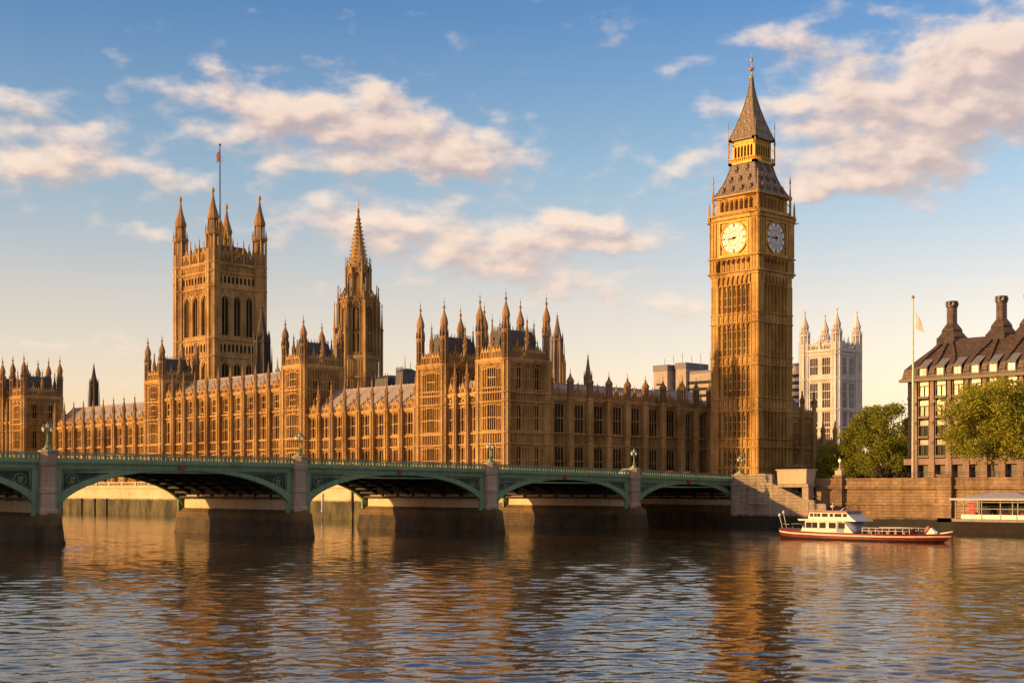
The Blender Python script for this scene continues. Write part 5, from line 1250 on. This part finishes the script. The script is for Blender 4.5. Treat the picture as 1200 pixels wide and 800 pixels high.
# ------------------------------------------------------------------ river boat
def boat():
    Y = 176; X0 = _fx(919.5, Y); Lh = _fx(1119, Y)-X0
    t = thing('passenger_boat', 'red and white passenger boat with two-tier cabin moving on the river', 'boat', (X0, Y, 0)); L = Lh
    # hull lofted from sections: (x, halfwidth at deck, at waterline, deck height)
    S = [(0, 1.5, 1.1, 1.55), (.8, 2.0, 1.6, 1.42), (3, 2.4, 2.1, 1.22), (8, 2.6, 2.4, 1.08), (14, 2.6, 2.4, 1.0), (19, 2.5, 2.1, 1.0), (L-5, 2.1, 1.3, 1.08), (L-2.4, 1.4, .5, 1.18), (L-.8, .6, .12, 1.2), (L, .08, .02, 1.22)]
    def hull(z0f, z1f, m, name, out=0.0):
        b = MB(); rows = []
        for (x, wd, ww, dz) in S:
            r = []
            for (q, sgn) in ((z1f, -1), (z0f, -1), (z0f, 1), (z1f, 1)):
                z = -.4+(dz+.4)*q; w = ww+(wd-ww)*q+out; xx = x-(2.2*(1-q)*(x-L+3)/3 if x > L-3 else -.25*(1-q) if x < 1 else 0); r.append((xx, sgn*w, z))
            rows.append(r)
        b.sheet(rows, 0, False); b.add(rows[0], [(0, 1, 2, 3)]); b.add(rows[-1], [(3, 2, 1, 0)])
        return b.build(name, m, t)
    hull(0, .42, 'hull_dark', 'keel'); hull(.42, .70, 'hull_red', 'hull'); hull(.69, .84, 'boat_stripe', 'rubbing_strake', .06); hull(.84, 1.0, 'hull_red', 'gunwale')
    d = MB(); d.sheet([[(x, -w+.1, z-.05), (x, w-.1, z-.05)] for x, w, _, z in S]); d.build('deck', 'deck_red', t)
    # lower saloon
    QX = lambda x: 1.7+x*.89
    def cabin(name, x0, x1, w, z0, z1, rake0, rake1, wins, m='white_paint'):
        x0, x1 = QX(x0), QX(x1); wins = [(QX(p), QX(q)) for p, q in wins]; c = MB(); c.prism([(x0, z0), (x1, z0), (x1-rake1, z1), (x0+rake0, z1)], -w, w); o = c.build(name, m, t)
        for a, b_ in wins:
            g = MB(); zz0, zz1 = z0+(z1-z0)*.36, z0+(z1-z0)*.84
            g.box(a, b_, -w-.03, -w+.05, zz0, zz1); g.box(a, b_, w-.05, w+.03, zz0, zz1); g.build('window', 'boat_glass', o)
        return o
    k = L/27.0
    cabin('saloon', 2.9, 12.9, 2.15, 1.05, 2.75, .9, 1.6, [(3.5, 3.8), (4.0, 5.1), (5.2, 6.2), (6.6, 7.8), (8.4, 9.7), (10.2, 11.4)])
    c = MB(); c.prism([(QX(2.7), 2.7), (QX(13.6), 2.7), (QX(13.3), 2.95), (QX(2.5), 2.95)], -2.35, 2.35); c.build('upper_deck', 'white_paint', t)
    cabin('wheelhouse', 4.2, 12.8, 1.9, 2.95, 3.95, .2, 1.2, [(4.6, 5.2), (5.4, 5.9), (6.0, 6.6), (6.9, 8.0), (8.4, 9.0), (9.3, 10.6), (10.9, 11.6)])
    r = MB(); r.prism([(QX(4.0), 3.95), (QX(11.9), 3.95), (QX(11.5), 4.18), (QX(7), 4.22), (QX(4.2), 4.15)], -2.1, 2.1); r.build('roof', 'hull_red', t)
    # rounded blue-grey front of the saloon
    f = MB(); rows = []
    for i in range(9):
        u = i/8; rows.append([(10.5+(3.4-1.3*u)*(abs(sin(pi*v))**.6)*(.85+.15*sin(pi*u)), -2.18*(1 if cos(pi*v) > 0 else -1)*abs(cos(pi*v))**.5, 1.1+1.7*u) for v in [j/14 for j in range(15)]])
    f.sheet(rows, 0, True); f.add([p for p in rows[-1]], [tuple(range(15))]); f.build('front_screen', 'blue_grey_canvas', t)
    m = MB(); m.tube([(8.4, 0, 4.1), (8.4, 0, 5.3)], .06, 5); m.lathe(8.4, 0, [(.1, 4.6), (.3, 4.7), (.3, 4.9), (.1, 5.0)], 8); m.tube([(9.6, 0, 4.1), (10.4, 0, 4.6)], .06, 5); m.build('mast', 'white_paint', t)
    rl = MB()
    for s_ in (-1, 1):
        for z in (1.45, 1.85): rl.tube([(14.8, s_*2.3, z), (22.2, s_*2.1, z)], .05, 4)
        for q in range(8): x = 14.8+q*1.05; rl.tube([(x, s_*(2.3-q*.03), 1.0), (x, s_*(2.3-q*.03), 1.88)], .06, 4)
        rl.tube([(.6, s_*1.5, 1.4), (.3, s_*1.3, 2.1), (2.2, s_*2.0, 2.1)], .05, 4)
    for q in (.5, 1.2): rl.tube([(q, -1.2, 1.5), (q-.5, -1.3, 3.0+q*.6)], .05, 4); rl.lathe(q-.5, -1.3, [(.1, 2.9+q*.6), (.22, 3.1+q*.6), (.1, 3.4+q*.6)], 6)
    rl.build('railing', 'white_paint', t)
    bn = MB()
    for q in range(5): bn.box(15.6+q*1.3, 16.0+q*1.3, -1.7, 1.7, 1.0, 1.42); bn.box(15.55+q*1.3, 15.65+q*1.3, -1.7, 1.7, 1.4, 1.7)
    bn.build('bench', 'hull_red', t)
    w = MB(); w.lathe(L-3.0, 0, [(.5, 1.1), (.45, 1.5), (.2, 1.6)], 8); w.prism([(L-4.2, 1.1), (L-2.6, 1.1), (L-2.9, 1.5), (L-3.4, 2.0)], -.3, .3); w.tube([(L-2.2, 0, 1.2), (L-.3, 0, 1.5)], .12, 5); w.build('windlass', 'white_paint', t)
    fl = MB(); fl.tube([(L-3.6, 0, 1.1), (L-3.9, 0, 2.3)], .04, 4); rows = [[(L-3.9-j*.22, .08*sin(j*2), 2.3-.3*i-.12*j) for j in range(4)] for i in range(3)]; fl.sheet(rows, 0, True); fl.sheet([[(x, y+.03, z) for x, y, z in r_][::-1] for r_ in rows]); fl.build('flag', 'red_paint', t)
plain('boat_stripe', (.5, .40, .32), (.6, .5, .42), .4)
plain('deck_red', (.22, .05, .035), (.30, .08, .055), .6)
boat()

# ------------------------------------------------------------------ bronze-roofed office building at right
def portcullis():
    Y0 = 275; XL = _fx(1066, Y0); sp = 4.02; B = LAND; n = 12
    XS = XL+.0; XR = XS+1.35+sp*n
    t = thing('office_building', 'bronze roofed office building with stone piers, dark bays and tall chimneys', 'building', (XS, Y0, B)); off = (0, 0, -B)
    # local frame: x from the left corner, front at y=0, z absolute
    W = XR-XS; D = 30; EAVE, RIDGE = 31.0, 40.3
    core = MB(); core.box(.6, W, 1.2, D, B, EAVE); core.build('wall', 'bronze', t, off)
    pr = MB(); bm = MB()
    xs = [1.35+i*sp for i in range(n)]
    for x in xs:
        pr.prismz([(x-.72, -.35), (x+.72, -.35), (x+.72, 1.2), (x-.72, 1.2)], B, 13.4, 0); pr.prismz([(x-.62, -.25), (x+.62, -.25), (x+.62, 1.2), (x-.62, 1.2)], 13.4, EAVE, 0, [(x-.42, -.1), (x+.42, -.1), (x+.42, 1.2), (x-.42, 1.2)])
        for z in (17.4, 21.6, 25.8): pr.box(x-.34, x+.34, -.42, -.1, z-.35, z+.35); 
    pr.box(-1.4, W, -.1, 1.2, 12.6, 13.9); pr.build('stone_pier', 'brown_granite', t, off)
    sq = MB()
    for x in xs:
        for z in (17.4, 21.6, 25.8): sq.box(x-.16, x+.16, -.47, -.41, z-.16, z+.16)
    sq.build('pier_boss', 'black_iron', t, off)
    fl = [(14.2, 18.1), (18.4, 22.4), (22.7, 26.7), (27.0, 31.0)]
    a = MB(); w0, w1 = .74, sp-.74; wd = w1-w0
    # one bay: bronze casing with rounded spandrel, dark lower light, pale upper light
    a.box(0, wd, .2, 1.2, 0, .35); a.box(0, .14, .0, 1.2, .35, 3.95); a.box(wd-.14, wd, .0, 1.2, .35, 3.95); a.box(0, wd, .05, 1.2, 2.55, 2.72); a.box(wd/2-.05, wd/2+.05, .15, 1, .35, 2.55)
    a.prism([(0, -.1), (wd, -.1), (wd, .42), (0, .42)], -.2, .4); am = a.mesh('window', 'bronze')
    lo = MB(); lo.box(.14, wd-.14, .45, .6, .42, 2.56); up = MB(); up.box(.14, wd-.14, .35, .5, 2.7, 3.75)
    lom = lo.mesh('pane', 'office_glass'); upm = up.mesh('pane', 'sky_glint_glass'); lob = lo.mesh('pane', 'sky_glint_dim'); upl = lo.mesh('pane', 'sky_glint_glass'); lob2 = up.mesh('pane', 'sky_glint_dim')
    rng = random.Random(4)
    bays = [(x+w0, 0, 0) for x in xs[:-1]]
    for bx, by, rot in bays:
        for k, (z0, z1) in enumerate(fl):
            o = put('window', am, t, (bx, by, z0-B), rot); put('pane', (upl if k == 3 else lob if k == 2 and rng.random() < .4 else lom), o); put('pane', upm if k > 1 else lob2, o)
    # chamfered left corner bay
    cb = MB(); L2 = 2.2
    for k, (z0, z1) in enumerate(fl):
        o = put('window', am, t, (-1.35, 1.6, z0-B), -radians(38)); put('pane', lom, o); put('pane', upm, o)
    cb.prismz([(-1.4, 1.6), (.7, .6), (.7, D), (-1.4, D)], 12.6, EAVE); cb.build('corner_wall', 'bronze', t, off)
    g = MB(); g.box(-.9, W, 2.5, 2.7, B, 12.6); g.build('ground_floor_glazing', 'office_glass', t, off)
    # roof: curved mansard
    rf = MB(); prof = [(-.9, EAVE-.1), (-.9, EAVE+.35), (.0, EAVE+.5), (.45, EAVE+2.4), (1.9, EAVE+3.7), (3.8, EAVE+5.3), (6.0, EAVE+7.1), (8.6, RIDGE), (16, RIDGE+.2)]
    rows = [[(-1.9+min(y*.62, 5.0) if y > 0 else -1.9, y, z), (W, y, z)] for y, z in prof]
    N = 30
    rows2 = []
    for (l, r_) in rows: rows2.append([(l[0]+(r_[0]-l[0])*i/N, l[1], l[2]) for i in range(N+1)])
    rf.sheet(rows2); 
    # left hip
    lrows = [[(r_[0][0], r_[0][1], r_[0][2]), (r_[0][0], D-r_[0][1], r_[0][2])] for r_ in rows]
    rf.sheet([[p[1], p[0]] for p in lrows]); rf.build('roof', 'bronze_roof', t, off)
    ev = MB(); ev.box(-2.1, W, -1.05, .3, EAVE-.35, EAVE+.15); ev.build('eaves', 'bronze', t, off)
    # dormers
    dm = MB(); dm.box(-.95, .95, -.1, 2.5, .5, 2.6); dm.prism([(-1.15, 2.5), (1.15, 2.5), (1.05, 2.75), (-1.05, 2.75)], -.45, 2.8); dmm = dm.mesh('dormer', 'bronze')
    dt = MB(); dt.add([(-1.0, -.3, 2.76), (1.0, -.3, 2.76), (1.0, 2.6, 4.6), (-1.0, 2.6, 4.6)], [(0, 1, 2, 3)]); dtm = dt.mesh('dormer_roof', 'dormer_lead')
    dp = MB(); dp.box(-.7, -.05, -.16, -.08, .9, 2.35); dp.box(.05, .7, -.16, -.08, .9, 2.35); dpm = dp.mesh('pane', 'dormer_glass')
    for x in xs[:-1]:
        o = put('dormer', dmm, t, (x+sp/2, 0, EAVE-B)); put('pane', dpm, o); put('dormer_roof', dtm, o)
    # ducts fanning from chimneys
    du = MB()
    def on(y): 
        for (ya, za), (yb, zb) in zip(prof[1:-1], prof[2:]):
            if ya <= y <= yb: return za+(zb-za)*(y-ya)/(yb-ya)
        return RIDGE
    chx = [4.5, 16.1, 22.6, 38]
    for j, x in enumerate(xs):
        tx = min(chx, key=lambda c: abs(c-x)); path = []
        for y in (.1, .5, 1.2, 2.4, 4, 5.6, 7.5, 9.3):
            q = max(0, (y-1.0)/8.5); q = q*q*(3-2*q) if q < 1 else 1; xx = x+(tx+(x-tx)*.16-x)*q; path.append((xx, y-.05, on(y)+.28))
        rows = []
        for (px_, py_, pz) in path: w = .62*(1-.035*py_); rows.append([(px_-w, py_, pz-.45), (px_-w*.95, py_-.15, pz+.12), (px_+w*.95, py_-.15, pz+.12), (px_+w, py_, pz-.45)])
        du.sheet(rows)
    du.build('roof_duct', 'bronze_roof', t, off)
    for i, cx in enumerate(chx):
        c = MB(); z = RIDGE-1.6; 
        c.lathe(0, 0, [(3.3, z), (3.3, z+2.0), (3.1, z+2.2), (2.2, z+3.3), (2.15, z+3.9), (1.3, z+5.0), (1.12, z+5.3), (1.12, z+8.9)], 10); o = c.build('chimney', 'bronze_roof', t, (cx, 10.2, -B))
        r_ = MB(); r_.lathe(0, 0, [(1.3, z+8.8), (1.3, z+9.2), (1.15, z+9.2), (1.15, z+9.25)], 12); r_.lathe(0, 0, [(1.3, z+9.75), (1.34, z+10.1), (1.1, z+10.15)], 12)
        for k in range(8): a_ = k*pi/4; r_.box(1.2*cos(a_)-.2, 1.2*cos(a_)+.2, 1.2*sin(a_)-.2, 1.2*sin(a_)+.2, z+9.2, z+9.8)
        r_.build('cowl', 'iron', o)
        b_ = MB(); b_.lathe(0, 0, [(3.36, z-.3), (3.36, z+2.05)], 10); b_.lathe(0, 0, [(2.24, z+3.3), (2.24, z+3.7)], 10); b_.build('chimney_collar', 'bronze', o)
plain('dormer_lead', (.11, .11, .125), (.16, .16, .18), .6)
glass('sky_glint_dim', (.16, .15, .08), .2, .5)  # dimmer sky reflection put into the colour of the lower floors' panes
glass('dormer_glass', (.42, .38, .36), .15, .6)
portcullis()

# ------------------------------------------------------------------ trees
def tree(label, X, Y, h, cr, trunk_h, leafm, n, seed, lobes, squash=1.0, leaf=.42):
    rng = np.random.default_rng(seed); rr = random.Random(seed)
    t = thing('broadleaf_tree', label, 'tree', (X, Y, LAND), 0, 'trees behind the embankment wall')
    tb = MB(); tb.tube([(0, 0, -.2), (.1, .05, trunk_h*.5), (-.1, .1, trunk_h), (.1, 0, h*.55)], .45, 8, 0, .22)
    C = []
    for i in range(lobes):
        a = rr.uniform(0, 2*pi); q = sqrt(rr.random()); z = trunk_h+(h-trunk_h)*(.12+.76*rr.random())
        env = cr*sqrt(max(.05, 1-((z-(trunk_h+(h-trunk_h)*.42))/((h-trunk_h)*.62))**2)); r = q*env*.82
        C.append((r*cos(a), r*sin(a), z, rr.uniform(.16, .30)*cr))
    for (x, y, z, r) in C[:max(8, lobes//3)]:
        tb.tube([(0, 0, min(trunk_h+.2*z*.3, z-.5)), (x*.45, y*.45, z*.55+trunk_h*.3), (x*.9, y*.9, z)], .16, 5, 0, .04)
    tb.build('trunk', 'bark', t)
    P = []; per = n//lobes
    for (x, y, z, r) in C:
        d = rng.normal(size=(per, 3)); d /= np.linalg.norm(d, axis=1)[:, None]; rad = r*np.clip(rng.normal(.82, .24, per), .1, 1.45)[:, None]
        P.append(np.array([x, y, z])+d*rad*np.array([1, 1, .78]))
    P = np.concatenate(P); N_ = len(P)
    u = rng.normal(size=(N_, 3)); u /= np.linalg.norm(u, axis=1)[:, None]; v = np.cross(u, rng.normal(size=(N_, 3))); v /= np.linalg.norm(v, axis=1)[:, None]
    s = (leaf*rng.uniform(.6, 1.35, N_))[:, None]
    Vt = np.stack([P-u*s*.55, P+v*s*.34, P+u*s*.55, P-v*s*.34], 1).reshape(-1, 3)
    F = np.arange(N_*4).reshape(-1, 4)
    me = bpy.data.meshes.new('crown'); me.from_pydata(Vt.tolist(), [], F.tolist()); me.materials.append(M[leafm]); me.update()
    put('crown', me, t)
def tr(px, Y): return _fx(px, Y), Y
X, Y = tr(1163, 250); tree('big yellow-green tree in front of the bronze roofed offices', X, Y, 20.6, 10.4, 4.0, 'leaves_yellow', 36000, 3, 84)
X, Y = tr(1226, 252); tree('yellow-green tree at the far right edge of the picture', X, Y, 18.5, 8.0, 4.2, 'leaves_yellow', 16000, 5, 42)
X, Y = tr(1035, 292); tree('tall rounded green tree left of the bronze roofed offices', X, Y, 20.0, 9.0, 1.4, 'leaves_dark', 28000, 8, 66)
X, Y = tr(1012, 300); tree('mid-height tree between the low dark tree and the tall rounded one', X, Y, 16.0, 6.6, 1.0, 'leaves_dark', 18000, 18, 46)
X, Y = tr(1062, 300); tree('tree half hidden by the bronze roofed offices', X, Y, 17.5, 7.0, 1.0, 'leaves_dark', 16000, 28, 46)
X, Y = tr(982, 300); tree('low dark tree beside the gatehouse block', X, Y, 10.8, 6.2, .6, 'leaves_dark', 18000, 12, 46)

def hedge():  # hedge added to cover the bright sky gap below the crowns
    rng = np.random.default_rng(9); x0, x1 = _fx(955, 312), _fx(1075, 312); N_ = 15000
    P = np.stack([rng.uniform(x0, x1, N_), 312+rng.uniform(-2, 2, N_), LAND+4.2*np.sqrt(rng.random(N_))], 1); P[:, 2] += .6*np.sin(P[:, 0]*.9)+.4*np.sin(P[:, 0]*2.3)
    u = rng.normal(size=(N_, 3)); u /= np.linalg.norm(u, axis=1)[:, None]; v = np.cross(u, rng.normal(size=(N_, 3))); v /= np.linalg.norm(v, axis=1)[:, None]; s = .5
    Vt = np.stack([P-u*s*.55, P+v*s*.34, P+u*s*.55, P-v*s*.34], 1).reshape(-1, 3)-np.array([x0, 312, LAND])
    me = bpy.data.meshes.new('hedge'); me.from_pydata(Vt.tolist(), [], np.arange(N_*4).reshape(-1, 4).tolist()); me.materials.append(M['leaves_dark']); me.update()
    tag(put('hedge', me, None, (x0, 312, LAND)), 'long dark hedge added under the trees beside the gatehouse to close a bright gap', 'hedge')
hedge()
